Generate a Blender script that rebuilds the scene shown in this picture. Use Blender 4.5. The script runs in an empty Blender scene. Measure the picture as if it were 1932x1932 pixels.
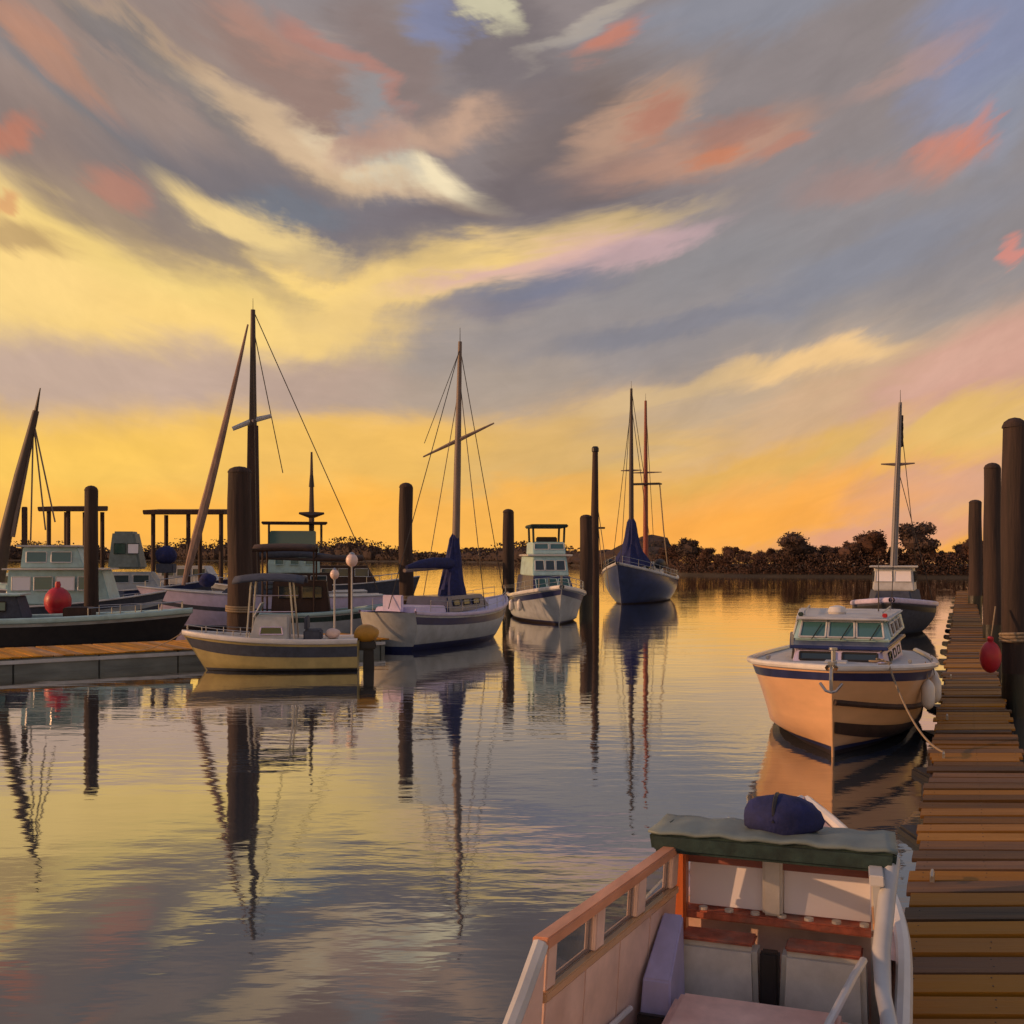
import bpy, math, random
from mathutils import Vector
random.seed(7)
C = bpy.context.scene.collection
SC = bpy.context.scene
PI = math.pi

# ------------------------------------------------------------------ camera
F, HZ, CAMH = 2071.0, 1052.0, 4.2          # focal length and horizon in a 1932 px frame, eye height in metres
cam_d = bpy.data.cameras.new('camera'); cam = bpy.data.objects.new('camera', cam_d); C.objects.link(cam)
cam.location = (0, 0, CAMH); cam.rotation_euler = (PI/2, 0, 0)
cam_d.sensor_width = 36; cam_d.lens = 36*F/1932; cam_d.shift_y = (HZ-966)/1932
cam_d.clip_start = .1; cam_d.clip_end = 20000
SC.camera = cam
SC.view_settings.view_transform = 'Standard'; SC.view_settings.look = 'None'
SC.view_settings.exposure = 0; SC.view_settings.gamma = 1; SC.view_settings.use_curve_mapping = False
SC.cycles.use_adaptive_sampling = True; SC.cycles.adaptive_threshold = .025
SC.cycles.use_denoising = True
SC.cycles.max_bounces = 6; SC.cycles.glossy_bounces = 4; SC.cycles.diffuse_bounces = 3
SC.cycles.sample_clamp_indirect = 4

def lin(c):
    r = []
    for v in c[:3]:
        v /= 255.0
        r.append(v/12.92 if v <= .04045 else ((v+.055)/1.055)**2.4)
    return r

# ------------------------------------------------------------------ sky
SUN_AZ, SUN_EL = math.radians(-97), math.radians(13)      # low sun outside the frame on the left
W = bpy.data.worlds.new('World'); SC.world = W; W.use_nodes = True
nt = W.node_tree; nt.nodes.clear(); N = nt.nodes.new; LK = nt.links.new
def math_node(op, a, b=None, c=None):
    n = N('ShaderNodeMath'); n.operation = op
    for i, v in enumerate((a, b, c)):
        if v is None: continue
        if isinstance(v, (int, float)): n.inputs[i].default_value = v
        else: LK(v, n.inputs[i])
    return n.outputs[0]
def azel(px, py):
    a = px-966
    return math.atan2(a, F), math.atan2(HZ-py, math.hypot(F, a))
wout = N('ShaderNodeOutputWorld'); wbg = N('ShaderNodeBackground'); LK(wbg.outputs[0], wout.inputs[0])
wbg.inputs[1].default_value = .1
SK = 10.0                                                # colours below are for strength 1
tc = N('ShaderNodeTexCoord'); sep = N('ShaderNodeSeparateXYZ'); LK(tc.outputs['Generated'], sep.inputs[0])
sx, sy, sz = sep.outputs
azn = math_node('ARCTAN2', sx, sy); eln = math_node('ARCSINE', sz)
# cloud-plane coordinates: streaks of cloud running away towards the glow
ac = math_node('MINIMUM', math_node('MAXIMUM', azn, -.9), .9); ax = math_node('ADD', ac, .10)
rt = math_node('MAXIMUM', ax, 0.0); lf = math_node('MINIMUM', ax, 0.0)
rise = math_node('MULTIPLY', math_node('MULTIPLY', rt, rt), .48)
fall = math_node('MULTIPLY', math_node('MULTIPLY', math_node('MULTIPLY', lf, lf), 1.0), math_node('MINIMUM', math_node('MULTIPLY', math_node('MAXIMUM', eln, 0.0), 3.0), 1.2))
tn = math_node('SUBTRACT', math_node('SUBTRACT', eln, rise), fall)     # constant along a streak of cloud
pl = N('ShaderNodeCombineXYZ'); LK(azn, pl.inputs[0]); LK(tn, pl.inputs[1])
def streak_noise(sc, detail, rough=.55, dist=0.0):
    m = N('ShaderNodeMapping'); m.inputs['Scale'].default_value = sc
    LK(pl.outputs[0], m.inputs[0])
    t = N('ShaderNodeTexNoise'); LK(m.outputs[0], t.inputs['Vector'])
    t.inputs['Scale'].default_value = 1; t.inputs['Detail'].default_value = detail
    t.inputs['Roughness'].default_value = rough; t.inputs['Distortion'].default_value = dist
    return t
n1 = streak_noise((4.5, 9, 1), 6, .6, .6)
n2 = streak_noise((11.0, 62, 1), 4, .6, .5)
n3 = streak_noise((15, 26, 1), 7, .62, .4)
s1 = N('ShaderNodeSeparateColor'); LK(n1.outputs['Color'], s1.inputs[0])
s2 = N('ShaderNodeSeparateColor'); LK(n2.outputs['Color'], s2.inputs[0])
wa = math_node('ADD', azn, math_node('MULTIPLY', math_node('SUBTRACT', s1.outputs[0], .5), .16))
wa = math_node('ADD', wa, math_node('MULTIPLY', math_node('SUBTRACT', s2.outputs[0], .5), .04))
we = math_node('ADD', eln, math_node('MULTIPLY', math_node('SUBTRACT', s1.outputs[1], .5), .085))
we = math_node('ADD', we, math_node('MULTIPLY', math_node('SUBTRACT', s2.outputs[1], .5), .014))
uv = N('ShaderNodeCombineXYZ'); LK(wa, uv.inputs[0]); LK(we, uv.inputs[1])
ramp = N('ShaderNodeValToRGB'); ramp.color_ramp.interpolation = 'EASE'
RS = [(1060, (247,172,82)), (960, (246,184,92)), (860, (232,186,108)), (760, (206,174,140)), (650, (184,164,146)),
      (500, (158,148,146)), (330, (146,136,137)), (120, (148,136,134)), (-300, (138,136,146)), (-1100, (120,126,148))]
es = [max(0.0, azel(966, y)[1]/1.2) for y, c in RS]
cr = ramp.color_ramp
while len(cr.elements) < len(RS): cr.elements.new(.5)
for e, p, (y, c) in zip(cr.elements, es, RS): e.position = p; e.color = (*lin(c), 1)
LK(math_node('DIVIDE', we, 1.2), ramp.inputs[0])
col = ramp.outputs[0]
def mix(fac, a, b, mode='MIX'):
    n = N('ShaderNodeMix'); n.data_type = 'RGBA'; n.blend_type = mode
    if isinstance(fac, (int, float)): n.inputs[0].default_value = fac
    else: LK(fac, n.inputs[0])
    for i, v in ((6, a), (7, b)):
        if isinstance(v, (tuple, list)): n.inputs[i].default_value = (*v[:3], 1)
        else: LK(v, n.inputs[i])
    return n.outputs[2]
def maprange(v, a, b, c, d, smooth=False):
    n = N('ShaderNodeMapRange'); n.interpolation_type = 'SMOOTHSTEP' if smooth else 'LINEAR'
    LK(v, n.inputs[0])
    for i, x in zip((1, 2, 3, 4), (a, b, c, d)): n.inputs[i].default_value = x
    return n.outputs[0]
# broken cloud all round the sky
col = mix(maprange(s1.outputs[2], .45, .75, 0, .3, True), col, lin((128,120,126)))
col = mix(maprange(s2.outputs[2], .54, .76, 0, .35, True), col, lin((222,184,150)))
# cloud banks: centre x, y, half length, half width, slope in degrees, colour, cover
BANKS = [
 (250,180,760,330,24,(154,134,125),.95), (1500,220,760,300,-10,(143,132,131),.9), (900,160,420,240,0,(138,124,122),.85), (1300,120,760,200,-6,(141,131,131),.9),
 (1450,520,900,190,-13,(142,138,141),.95), (1120,650,520,120,-9,(152,143,142),.85), (1850,380,420,260,-20,(143,136,138),.9),
 (130,520,640,230,10,(250,212,134),1), (520,575,480,140,-9,(250,210,128),1), (300,480,420,120,16,(246,212,130),.9),
 (760,560,330,80,-13,(236,200,132),.9),
 (180,720,620,105,1,(198,170,152),1), (600,740,330,80,-3,(186,160,146),.85), (900,740,330,110,-8,(176,158,142),.7),
 (250,880,760,135,0,(251,200,94),1), (700,880,520,120,-4,(240,188,98),.9), (620,990,900,110,0,(255,184,78),1),
 (1050,860,330,110,-16,(214,174,112),.7), (980,960,400,80,-8,(247,180,84),.9),
 (1620,800,620,150,-21,(210,172,136),.85), (1340,760,300,60,-17,(190,166,140),.7), (1500,690,230,40,-7,(243,200,140),.95), (1250,745,260,34,-16,(214,182,134),.7),
 (1840,700,300,120,-26,(210,160,144),.85), (1850,800,260,60,-25,(228,184,108),.9), (1560,850,260,50,-22,(224,178,96),.8),
 (1340,900,300,50,-20,(230,176,88),.85), (1420,955,520,75,-10,(250,174,82),.9), (1760,940,340,70,-14,(216,162,136),.9), (1400,990,460,56,-8,(252,172,76),.9), (1700,1010,360,40,-6,(222,158,130),.8),
 (1010,492,340,38,-14,(224,182,166),.95), (870,492,560,38,-13,(243,206,130),.9), (1190,470,240,34,-15,(206,170,172),.7), (960,565,260,36,-11,(128,124,138),.8), (1010,545,170,26,-10,(118,122,142),.6),
 (440,190,520,44,32,(186,158,130),.75), (700,330,420,46,25,(206,176,142),.8), (310,120,330,44,36,(126,120,120),.85), (210,240,420,46,30,(130,126,128),.9),
 (560,140,330,70,32,(152,124,114),.85), (140,330,420,90,30,(140,122,116),.85), (330,410,330,62,33,(136,122,118),.8),
 (520,385,420,110,14,(122,115,119),.95), (800,415,420,70,2,(124,118,124),.95), (1000,380,420,84,-10,(118,107,111),.9), (560,390,150,36,8,(112,120,132),.6),
 (640,285,400,58,20,(214,184,150),.85), (790,322,240,52,21,(243,224,186),1), (470,415,230,52,17,(242,210,142),.95), (700,215,170,60,60,(152,150,152),.7),
 (870,225,240,55,-8,(204,166,140),.85), (1090,250,200,120,-20,(122,106,101),.9), (960,120,260,120,48,(122,112,114),.85), (1060,340,360,80,-12,(116,105,107),.85), (1190,225,190,50,-28,(190,152,128),.85),
 (1330,265,300,66,-12,(184,142,122),.9), (760,110,200,70,50,(138,120,116),.8),
 (840,55,90,60,40,(130,136,168),.8), (905,14,100,40,45,(216,208,174),.8), (1110,55,170,30,-30,(182,170,156),.7), (1400,25,420,60,-8,(140,142,154),.8),
 (1890,50,220,150,-40,(134,141,170),.85), (1890,210,130,100,-50,(146,150,166),.7), (1640,480,380,70,-18,(137,139,152),.7), (1250,610,340,40,-12,(126,126,138),.7),
 (40,25,120,50,20,(186,136,114),.6), (0,240,36,70,70,(206,124,94),.6), (0,370,26,50,70,(206,122,90),.5), (205,342,80,36,24,(186,128,108),.7), (520,50,200,38,24,(184,136,118),.6), (650,98,160,28,32,(186,128,112),.7), (110,120,200,40,35,(186,136,112),.7),
 (700,250,90,56,-35,(184,140,120),.6),
 (1340,262,66,30,-12,(200,126,94),.8), (1150,92,90,34,-28,(200,126,102),.8), (1370,215,120,34,-10,(162,118,106),.7), (1460,272,90,24,-8,(184,128,108),.7), (1215,215,80,34,-25,(178,116,98),.7),
 (1795,262,84,44,-14,(208,134,112),.8), (1680,318,220,46,-8,(172,134,124),.55), (1740,95,170,34,-20,(184,146,134),.5), (1890,492,40,20,-28,(222,138,122),.75), (1840,225,60,30,-55,(212,130,106),.5),
 (30,445,150,44,10,(182,150,106),.8), (1790,700,170,30,-24,(216,170,150),.6),
]
for cx, cy, rl, rw, ang, c, cov in BANKS:
    a, e = azel(cx, cy)
    m = N('ShaderNodeMapping'); m.vector_type = 'TEXTURE'
    m.inputs['Location'].default_value = (a, e, 0); m.inputs['Rotation'].default_value = (0, 0, math.radians(-ang))
    m.inputs['Scale'].default_value = (rl/F, rw/F, 1)
    LK(uv.outputs[0], m.inputs[0])
    g = N('ShaderNodeTexGradient'); g.gradient_type = 'SPHERICAL'; LK(m.outputs[0], g.inputs[0])
    col = mix(maprange(g.outputs['Fac'], 0, .74, 0, cov, True), col, lin(c))
# fine wind streaks
v = math_node('MULTIPLY', maprange(s2.outputs[2], .25, .75, .97, 1.03), maprange(n3.outputs['Fac'], .3, .7, .93, 1.06))
vm = N('ShaderNodeVectorMath'); vm.operation = 'SCALE'; LK(col, vm.inputs[0])
LK(math_node('MULTIPLY', v, SK), vm.inputs['Scale'])
sky = N('ShaderNodeTexSky'); sky.sky_type = 'NISHITA'; sky.sun_disc = False
sky.sun_elevation = SUN_EL; sky.sun_rotation = SUN_AZ; sky.air_density = 1.5; sky.dust_density = 2.0
vs = N('ShaderNodeVectorMath'); vs.operation = 'SCALE'; LK(sky.outputs[0], vs.inputs[0]); vs.inputs['Scale'].default_value = .02
va = N('ShaderNodeVectorMath'); va.operation = 'ADD'; LK(vm.outputs[0], va.inputs[0]); LK(vs.outputs[0], va.inputs[1])
LK(va.outputs[0], wbg.inputs[0])

sun_d = bpy.data.lights.new('sun', 'SUN'); sun = bpy.data.objects.new('sun', sun_d); C.objects.link(sun)
sun_d.energy = 2.7; sun_d.angle = math.radians(.6); sun_d.color = (1, .52, .24)
sd = Vector((math.sin(SUN_AZ)*math.cos(SUN_EL), math.cos(SUN_AZ)*math.cos(SUN_EL), math.sin(SUN_EL)))
sun.rotation_euler = sd.to_track_quat('Z', 'Y').to_euler()

# ------------------------------------------------------------------ helpers
def P(px, py, d):
    """point of the world seen at a pixel of the 1932 frame, d metres away"""
    return Vector(((px-966)*d/F, d, CAMH-(py-HZ)*d/F))
MATS = {}
def paint(name, rgb, rough=.45, var=.12, scale=3.0, stretch=(1,1,1), bump=0.0, metal=0.0, coat=0.0, dirt=0.0, dirtc=(70,58,46), perobj=0.0):
    """paint, cloth, wood or metal: a base colour with patchy wear and optional relief"""
    m = bpy.data.materials.new(name); m.use_nodes = True; t = m.node_tree; n = t.nodes; L = t.links.new
    b = n['Principled BSDF']; b.inputs['Roughness'].default_value = rough; b.inputs['Metallic'].default_value = metal
    b.inputs['Coat Weight'].default_value = coat
    tc = n.new('ShaderNodeTexCoord'); mp = n.new('ShaderNodeMapping'); L(tc.outputs['Object'], mp.inputs[0])
    mp.inputs['Scale'].default_value = stretch
    vec = mp.outputs[0]
    if perobj:
        oi = n.new('ShaderNodeObjectInfo'); ad = n.new('ShaderNodeVectorMath'); ad.operation = 'MULTIPLY_ADD'
        cx = n.new('ShaderNodeCombineXYZ')
        for i in range(3): L(oi.outputs['Random'], cx.inputs[i])
        ad.inputs[1].default_value = (37, 91, 53); L(cx.outputs[0], ad.inputs[0]); L(vec, ad.inputs[2]); vec = ad.outputs[0]
    nz = n.new('ShaderNodeTexNoise'); L(vec, nz.inputs['Vector']); nz.inputs['Scale'].default_value = scale; nz.inputs['Detail'].default_value = 6
    nz.inputs['Roughness'].default_value = .62
    base = lin(rgb)
    r = n.new('ShaderNodeMix'); r.data_type = 'RGBA'
    r.inputs[6].default_value = (*[max(0, x*(1-var*1.6)) for x in base], 1); r.inputs[7].default_value = (*[min(1, x*(1+var)+.01*var) for x in base], 1)
    mr = n.new('ShaderNodeMapRange'); L(nz.outputs['Fac'], mr.inputs[0]); mr.inputs[1].default_value = .3; mr.inputs[2].default_value = .7
    L(mr.outputs[0], r.inputs[0]); out = r.outputs[2]
    if dirt:
        nd = n.new('ShaderNodeTexNoise'); L(vec, nd.inputs['Vector']); nd.inputs['Scale'].default_value = scale*.45; nd.inputs['Detail'].default_value = 8
        md = n.new('ShaderNodeMapRange'); L(nd.outputs['Fac'], md.inputs[0]); md.inputs[1].default_value = .5; md.inputs[2].default_value = .72; md.inputs[4].default_value = dirt
        r2 = n.new('ShaderNodeMix'); r2.data_type = 'RGBA'; L(md.outputs[0], r2.inputs[0]); L(out, r2.inputs[6]); r2.inputs[7].default_value = (*lin(dirtc), 1); out = r2.outputs[2]
    if perobj:
        hv = n.new('ShaderNodeHueSaturation'); mv = n.new('ShaderNodeMapRange'); L(oi.outputs['Random'], mv.inputs[0])
        mv.inputs[3].default_value = 1-perobj; mv.inputs[4].default_value = 1+perobj*.8; L(mv.outputs[0], hv.inputs['Value'])
        mh = n.new('ShaderNodeMapRange'); L(oi.outputs['Random'], mh.inputs[0]); mh.inputs[3].default_value = 1.25; mh.inputs[4].default_value = .75
        wn = n.new('ShaderNodeTexWhiteNoise'); wn.noise_dimensions = '1D'; L(oi.outputs['Random'], wn.inputs['W']); L(wn.outputs['Value'], mh.inputs[0])
        mh.inputs[3].default_value = .75; mh.inputs[4].default_value = 1.3; L(mh.outputs[0], hv.inputs['Saturation'])
        L(out, hv.inputs['Color']); out = hv.outputs[0]
    L(out, b.inputs['Base Color'])
    rr = n.new('ShaderNodeMapRange'); L(nz.outputs['Fac'], rr.inputs[0]); rr.inputs[3].default_value = max(.05, rough-.12); rr.inputs[4].default_value = min(1, rough+.15)
    L(rr.outputs[0], b.inputs['Roughness'])
    if bump:
        bp = n.new('ShaderNodeBump'); bp.inputs['Distance'].default_value = bump; bp.inputs['Strength'].default_value = .8
        L(nz.outputs['Fac'], bp.inputs['Height']); L(bp.outputs[0], b.inputs['Normal'])
    MATS[name] = m
    return m
M = {}
M['white'] = paint('white_gelcoat', (222,220,218), .32, .08, 2.2, coat=.3, dirt=.25, dirtc=(150,140,128))
M['offwhite'] = paint('aged_white_paint', (196,198,200), .42, .10, 2.5, dirt=.3, dirtc=(120,112,104))
M['teal'] = paint('pale_teal_paint', (176,208,208), .4, .12, 2.5, dirt=.25, dirtc=(90,110,112))
M['grey'] = paint('grey_gelcoat', (172,180,186), .4, .12, 2.2, dirt=.3, dirtc=(92,90,88))
M['slate'] = paint('slate_canvas', (70,76,92), .8, .2, 5, bump=.01)
M['navy'] = paint('navy_paint', (34,42,92), .4, .18, 3, coat=.2)
M['navycloth'] = paint('navy_canvas', (34,42,96), .85, .3, 6, bump=.03)
M['bluehull'] = paint('blue_hull_paint', (44,58,104), .35, .2, 1.6, coat=.3, dirt=.3, dirtc=(40,46,66))
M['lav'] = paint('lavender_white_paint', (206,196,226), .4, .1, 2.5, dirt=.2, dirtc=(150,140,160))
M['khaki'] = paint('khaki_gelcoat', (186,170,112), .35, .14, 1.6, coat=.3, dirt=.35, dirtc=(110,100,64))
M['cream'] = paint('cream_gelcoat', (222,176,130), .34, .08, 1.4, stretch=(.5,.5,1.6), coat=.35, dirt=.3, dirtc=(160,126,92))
M['pink'] = paint('pink_beige_paint', (238,206,190), .5, .12, 3.0, dirt=.35, dirtc=(170,122,98))
M['pinkdeck'] = paint('pink_deck_paint', (246,198,182), .5, .14, 4, bump=.004, dirt=.35, dirtc=(190,120,96))
M['orange'] = paint('orange_varnish', (206,112,60), .4, .2, 5, stretch=(1,1,.2), coat=.3)
M['peach'] = paint('peach_paint', (222,158,122), .45, .2, 5, stretch=(.3,1,1), dirt=.35, dirtc=(190,104,64))
M['dustyred'] = paint('dusty_red_board', (188,104,80), .6, .3, 9, dirt=.7, dirtc=(160,140,128))
M['header'] = paint('dusty_maroon_beam', (150,92,82), .6, .25, 6, stretch=(1,.3,1))
M['redtrim'] = paint('red_orange_trim', (210,84,48), .5, .25, 8)
M['redbrown'] = paint('red_brown_wood', (120,62,50), .55, .25, 5, stretch=(.3,1,1), bump=.004)
M['green'] = paint('dark_green_canvas', (44,66,64), .8, .3, 7, bump=.012, dirt=.4, dirtc=(30,32,36))
M['roof'] = paint('grey_green_top', (122,136,134), .55, .15, 4, bump=.006, dirt=.4, dirtc=(80,90,92))
M['seat'] = paint('grey_vinyl', (222,216,206), .55, .1, 5, bump=.006, dirt=.2, dirtc=(120,108,96))
M['lilac'] = paint('lilac_panel', (182,176,216), .5, .12, 4, stretch=(1,1,.3), dirt=.25, dirtc=(120,110,130))
M['dark'] = paint('dark_trim', (38,36,38), .5, .2, 4)
M['brownwood'] = paint('dark_brown_wood', (66,46,38), .75, .3, 4, stretch=(1,1,.15), bump=.02)
M['pile'] = paint('tarred_pile_wood', (62,46,40), .8, .35, 5, stretch=(1,1,.08), bump=.07, dirt=.6, dirtc=(26,23,23))
M['pilewet'] = paint('wet_pile_wood', (34,32,28), .45, .35, 6, stretch=(1,1,.3), bump=.03, dirt=.6, dirtc=(30,44,28))
M['steel'] = paint('dull_steel', (170,172,176), .35, .1, 3, metal=.8)
M['mast'] = paint('weathered_mast', (120,106,100), .5, .2, 3, stretch=(1,1,.15))
M['mastdark'] = paint('dark_mast', (74,62,58), .55, .2, 3, stretch=(1,1,.15))
M['mastred'] = paint('red_brown_mast', (142,70,54), .5, .2, 3, stretch=(1,1,.15))
M['mastgrey'] = paint('grey_mast', (132,130,134), .45, .15, 3, stretch=(1,1,.15))
M['sailcloth'] = paint('furled_sailcloth', (150,124,112), .85, .25, 5, stretch=(1,1,.2), bump=.03)
M['rope'] = paint('rope_fibre', (150,132,108), .9, .2, 20)
M['wire'] = paint('rigging_wire', (52,48,48), .5, .1, 3)
M['red'] = paint('red_float_rubber', (190,34,48), .45, .15, 3, coat=.2)
M['ochre'] = paint('ochre_cowling', (188,136,34), .4, .15, 3, coat=.3)
M['anti'] = paint('dark_antifouling', (44,34,40), .7, .25, 3)
M['plank'] = paint('ochre_deck_board', (150,98,26), .7, .35, 3, stretch=(.25,2.2,1), bump=.02, dirt=.85, dirtc=(38,32,26), perobj=.35)
def board_tints(m, cols):
    # every board takes its own tone: fresh ochre, weathered mauve grey or tarred
    t = m.node_tree; n = t.nodes; L = t.links.new; b = n['Principled BSDF']; src = b.inputs['Base Color'].links[0].from_socket
    oi = n.new('ShaderNodeObjectInfo'); w = n.new('ShaderNodeTexWhiteNoise'); w.noise_dimensions = '1D'; ml = n.new('ShaderNodeMath'); ml.operation = 'MULTIPLY'; ml.inputs[1].default_value = 913.7
    L(oi.outputs['Random'], ml.inputs[0]); L(ml.outputs[0], w.inputs['W'])
    r = n.new('ShaderNodeValToRGB'); r.color_ramp.interpolation = 'CONSTANT'
    while len(r.color_ramp.elements) < len(cols): r.color_ramp.elements.new(.5)
    for e, (p, c) in zip(r.color_ramp.elements, cols): e.position = p; e.color = (*lin(c), 1)
    L(w.outputs['Value'], r.inputs[0])
    mx = n.new('ShaderNodeMix'); mx.data_type = 'RGBA'; mx.inputs[0].default_value = .62; L(src, mx.inputs[6]); L(r.outputs[0], mx.inputs[7]); L(mx.outputs[2], b.inputs['Base Color'])
board_tints(M['plank'], [(0,(176,116,12)),(.28,(104,70,26)),(.42,(50,38,26)),(.56,(190,128,12)),(.70,(108,84,70)),(.78,(38,38,28)),(.88,(140,94,18))])
M['plankl'] = paint('ochre_pier_board', (204,140,26), .65, .25, 2, stretch=(2,.3,1), bump=.01, dirt=.45, dirtc=(96,74,40), perobj=.3)
M['fascia'] = paint('grey_float_side', (120,126,122), .7, .2, 2, stretch=(.4,.4,1.5), dirt=.5, dirtc=(60,62,58))
M['brass'] = paint('peach_lamp_globe', (240,214,204), .35, .05, 3)
M['leafdark'] = paint('foliage_dark', (84,62,52), .9, .12, .6, perobj=.25)
M['bark'] = paint('bark', (60,48,40), .9, .3, 4)
M['shore'] = paint('shore_earth', (66,56,42), .95, .3, .1)
M['ink'] = paint('flag_cloth', (48,38,42), .85, .2, 4)

def glass(name, rgb, rough=.08, alpha=1.0):
    m = bpy.data.materials.new(name); m.use_nodes = True; t = m.node_tree; n = t.nodes; b = n['Principled BSDF']
    nz = n.new('ShaderNodeTexNoise'); nz.inputs['Scale'].default_value = 1.6
    bp = n.new('ShaderNodeBump'); bp.inputs['Strength'].default_value = .06; bp.inputs['Distance'].default_value = .05
    t.links.new(nz.outputs['Fac'], bp.inputs['Height']); t.links.new(bp.outputs[0], b.inputs['Normal'])
    b.inputs['Base Color'].default_value = (*lin(rgb), 1); b.inputs['Roughness'].default_value = rough
    b.inputs['Specular IOR Level'].default_value = .8; b.inputs['Alpha'].default_value = alpha
    return m
M['glass'] = glass('tinted_glass', (44,58,66))
M['glassteal'] = glass('teal_glass', (70,112,116), .12)
M['glasspale'] = glass('salted_windscreen', (248,244,250), .5)
M['glassgreen'] = glass('green_glass', (30,72,62), .12)

class MB:
    def __init__(self): self.v = []; self.f = []
    def add(self, vs, fs):
        o = len(self.v); self.v += [tuple(p) for p in vs]; self.f += [tuple(i+o for i in q) for q in fs]; return self
    def box(self, x0, x1, y0, y1, z0, z1, tx=0.0, ty=0.0):
        """box whose top is drawn in by tx, ty"""
        vs = [(x0,y0,z0),(x1,y0,z0),(x1,y1,z0),(x0,y1,z0),(x0+tx,y0+ty,z1),(x1-tx,y0+ty,z1),(x1-tx,y1-ty,z1),(x0+tx,y1-ty,z1)]
        return self.add(vs, [(3,2,1,0),(4,5,6,7),(0,1,5,4),(1,2,6,5),(2,3,7,6),(3,0,4,7)])
    def hexa(self, vs):
        return self.add(vs, [(3,2,1,0),(4,5,6,7),(0,1,5,4),(1,2,6,5),(2,3,7,6),(3,0,4,7)])
    def tube(self, pts, r, n=8, cap=True):
        pts = [Vector(p) for p in pts]; k = len(pts)
        rs = r if isinstance(r, (list, tuple)) else [r]*k
        rings = []
        for i, p in enumerate(pts):
            d = (pts[min(i+1, k-1)]-pts[max(i-1, 0)]).normalized()
            up = Vector((0,0,1)) if abs(d.z) < .95 else Vector((1,0,0))
            a = d.cross(up).normalized(); b = a.cross(d).normalized()
            rings.append([p+rs[i]*(math.cos(2*PI*j/n)*a+math.sin(2*PI*j/n)*b) for j in range(n)])
        vs = [q for R in rings for q in R]; fs = []
        for i in range(k-1):
            for j in range(n):
                fs.append((i*n+j, i*n+(j+1) % n, (i+1)*n+(j+1) % n, (i+1)*n+j))
        if cap: fs += [tuple(range(n))[::-1], tuple((k-1)*n+j for j in range(n))]
        return self.add(vs, fs)
    def lathe(self, prof, n=16, c=(0,0,0)):
        vs = []; fs = []
        for r, z in prof:
            for j in range(n): vs.append((c[0]+r*math.cos(2*PI*j/n), c[1]+r*math.sin(2*PI*j/n), c[2]+z))
        for i in range(len(prof)-1):
            for j in range(n): fs.append((i*n+j, i*n+(j+1) % n, (i+1)*n+(j+1) % n, (i+1)*n+j))
        fs += [tuple(range(n))[::-1], tuple((len(prof)-1)*n+j for j in range(n))]
        return self.add(vs, fs)
    def grid(self, rows):
        n = len(rows[0]); vs = [p for r in rows for p in r]; fs = []
        for i in range(len(rows)-1):
            for j in range(n-1): fs.append((i*n+j, i*n+j+1, (i+1)*n+j+1, (i+1)*n+j))
        return self.add(vs, fs)
    def ball(self, c, rx, ry=None, rz=None, n=14, m=9, lump=0.0):
        ry = ry or rx; rz = rz or rx; rows = []
        for i in range(m+1):
            th = PI*i/m; row = []
            for j in range(n+1):
                ph = 2*PI*(j % n)/n
                k = 1+lump*math.sin(3*ph+4*th)*math.sin(th)+lump*.6*math.sin(5*ph-2*th+1)*math.sin(th)
                row.append((c[0]+k*rx*math.sin(th)*math.cos(ph), c[1]+k*ry*math.sin(th)*math.sin(ph), c[2]+k*rz*math.cos(th)))
            rows.append(row)
        return self.grid(rows)
    def mesh(self, name, mat, bevel=0.0, smooth=False):
        me = bpy.data.meshes.new(name); me.from_pydata(self.v, [], self.f); me.materials.append(mat)
        import bmesh
        bm = bmesh.new(); bm.from_mesh(me)
        if smooth: bmesh.ops.remove_doubles(bm, verts=bm.verts, dist=1e-5)
        bmesh.ops.recalc_face_normals(bm, faces=bm.faces)
        if bevel:
            es = [e for e in bm.edges if len(e.link_faces) == 2 and e.calc_face_angle(0) > .5]
            bmesh.ops.bevel(bm, geom=es, offset=bevel, segments=2, affect='EDGES', clamp_overlap=True)
        bm.to_mesh(me); bm.free()
        if smooth or bevel:
            for p in me.polygons: p.use_smooth = True
            me.set_sharp_from_angle(angle=math.radians(40))
        return me
    def build(self, name, mat, parent=None, bevel=0.0, smooth=False):
        o = bpy.data.objects.new(name, self.mesh(name, mat, bevel, smooth)); C.objects.link(o)
        if parent: o.parent = parent
        return o
def tag(o, label=None, cat=None, group=None, kind=None):
    if label: o['label'] = label
    if cat: o['category'] = cat
    if group: o['group'] = group
    if kind: o['kind'] = kind
    return o
def thing(name, label, cat, loc=(0,0,0), rz=0.0, group=None):
    o = bpy.data.objects.new(name, None); C.objects.link(o); o.location = loc; o.rotation_euler = (0,0,rz); o.empty_display_size = .2
    return tag(o, label, cat, group)
def copy_thing(o, loc, rz, label, scale=(1,1,1)):
    c = o.copy(); C.objects.link(c); c.location = loc; c.rotation_euler = (0,0,rz); c.scale = scale
    if label: c['label'] = label
    for ch in o.children:
        d = ch.copy(); C.objects.link(d); d.parent = c
        for g in ch.children:
            e = g.copy(); C.objects.link(e); e.parent = d
    return c
def line(a, b, sag=0.0, n=10):
    a, b = Vector(a), Vector(b)
    return [a.lerp(b, i/n)-Vector((0,0,sag*4*(i/n)*(1-i/n))) for i in range(n+1)]

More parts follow.
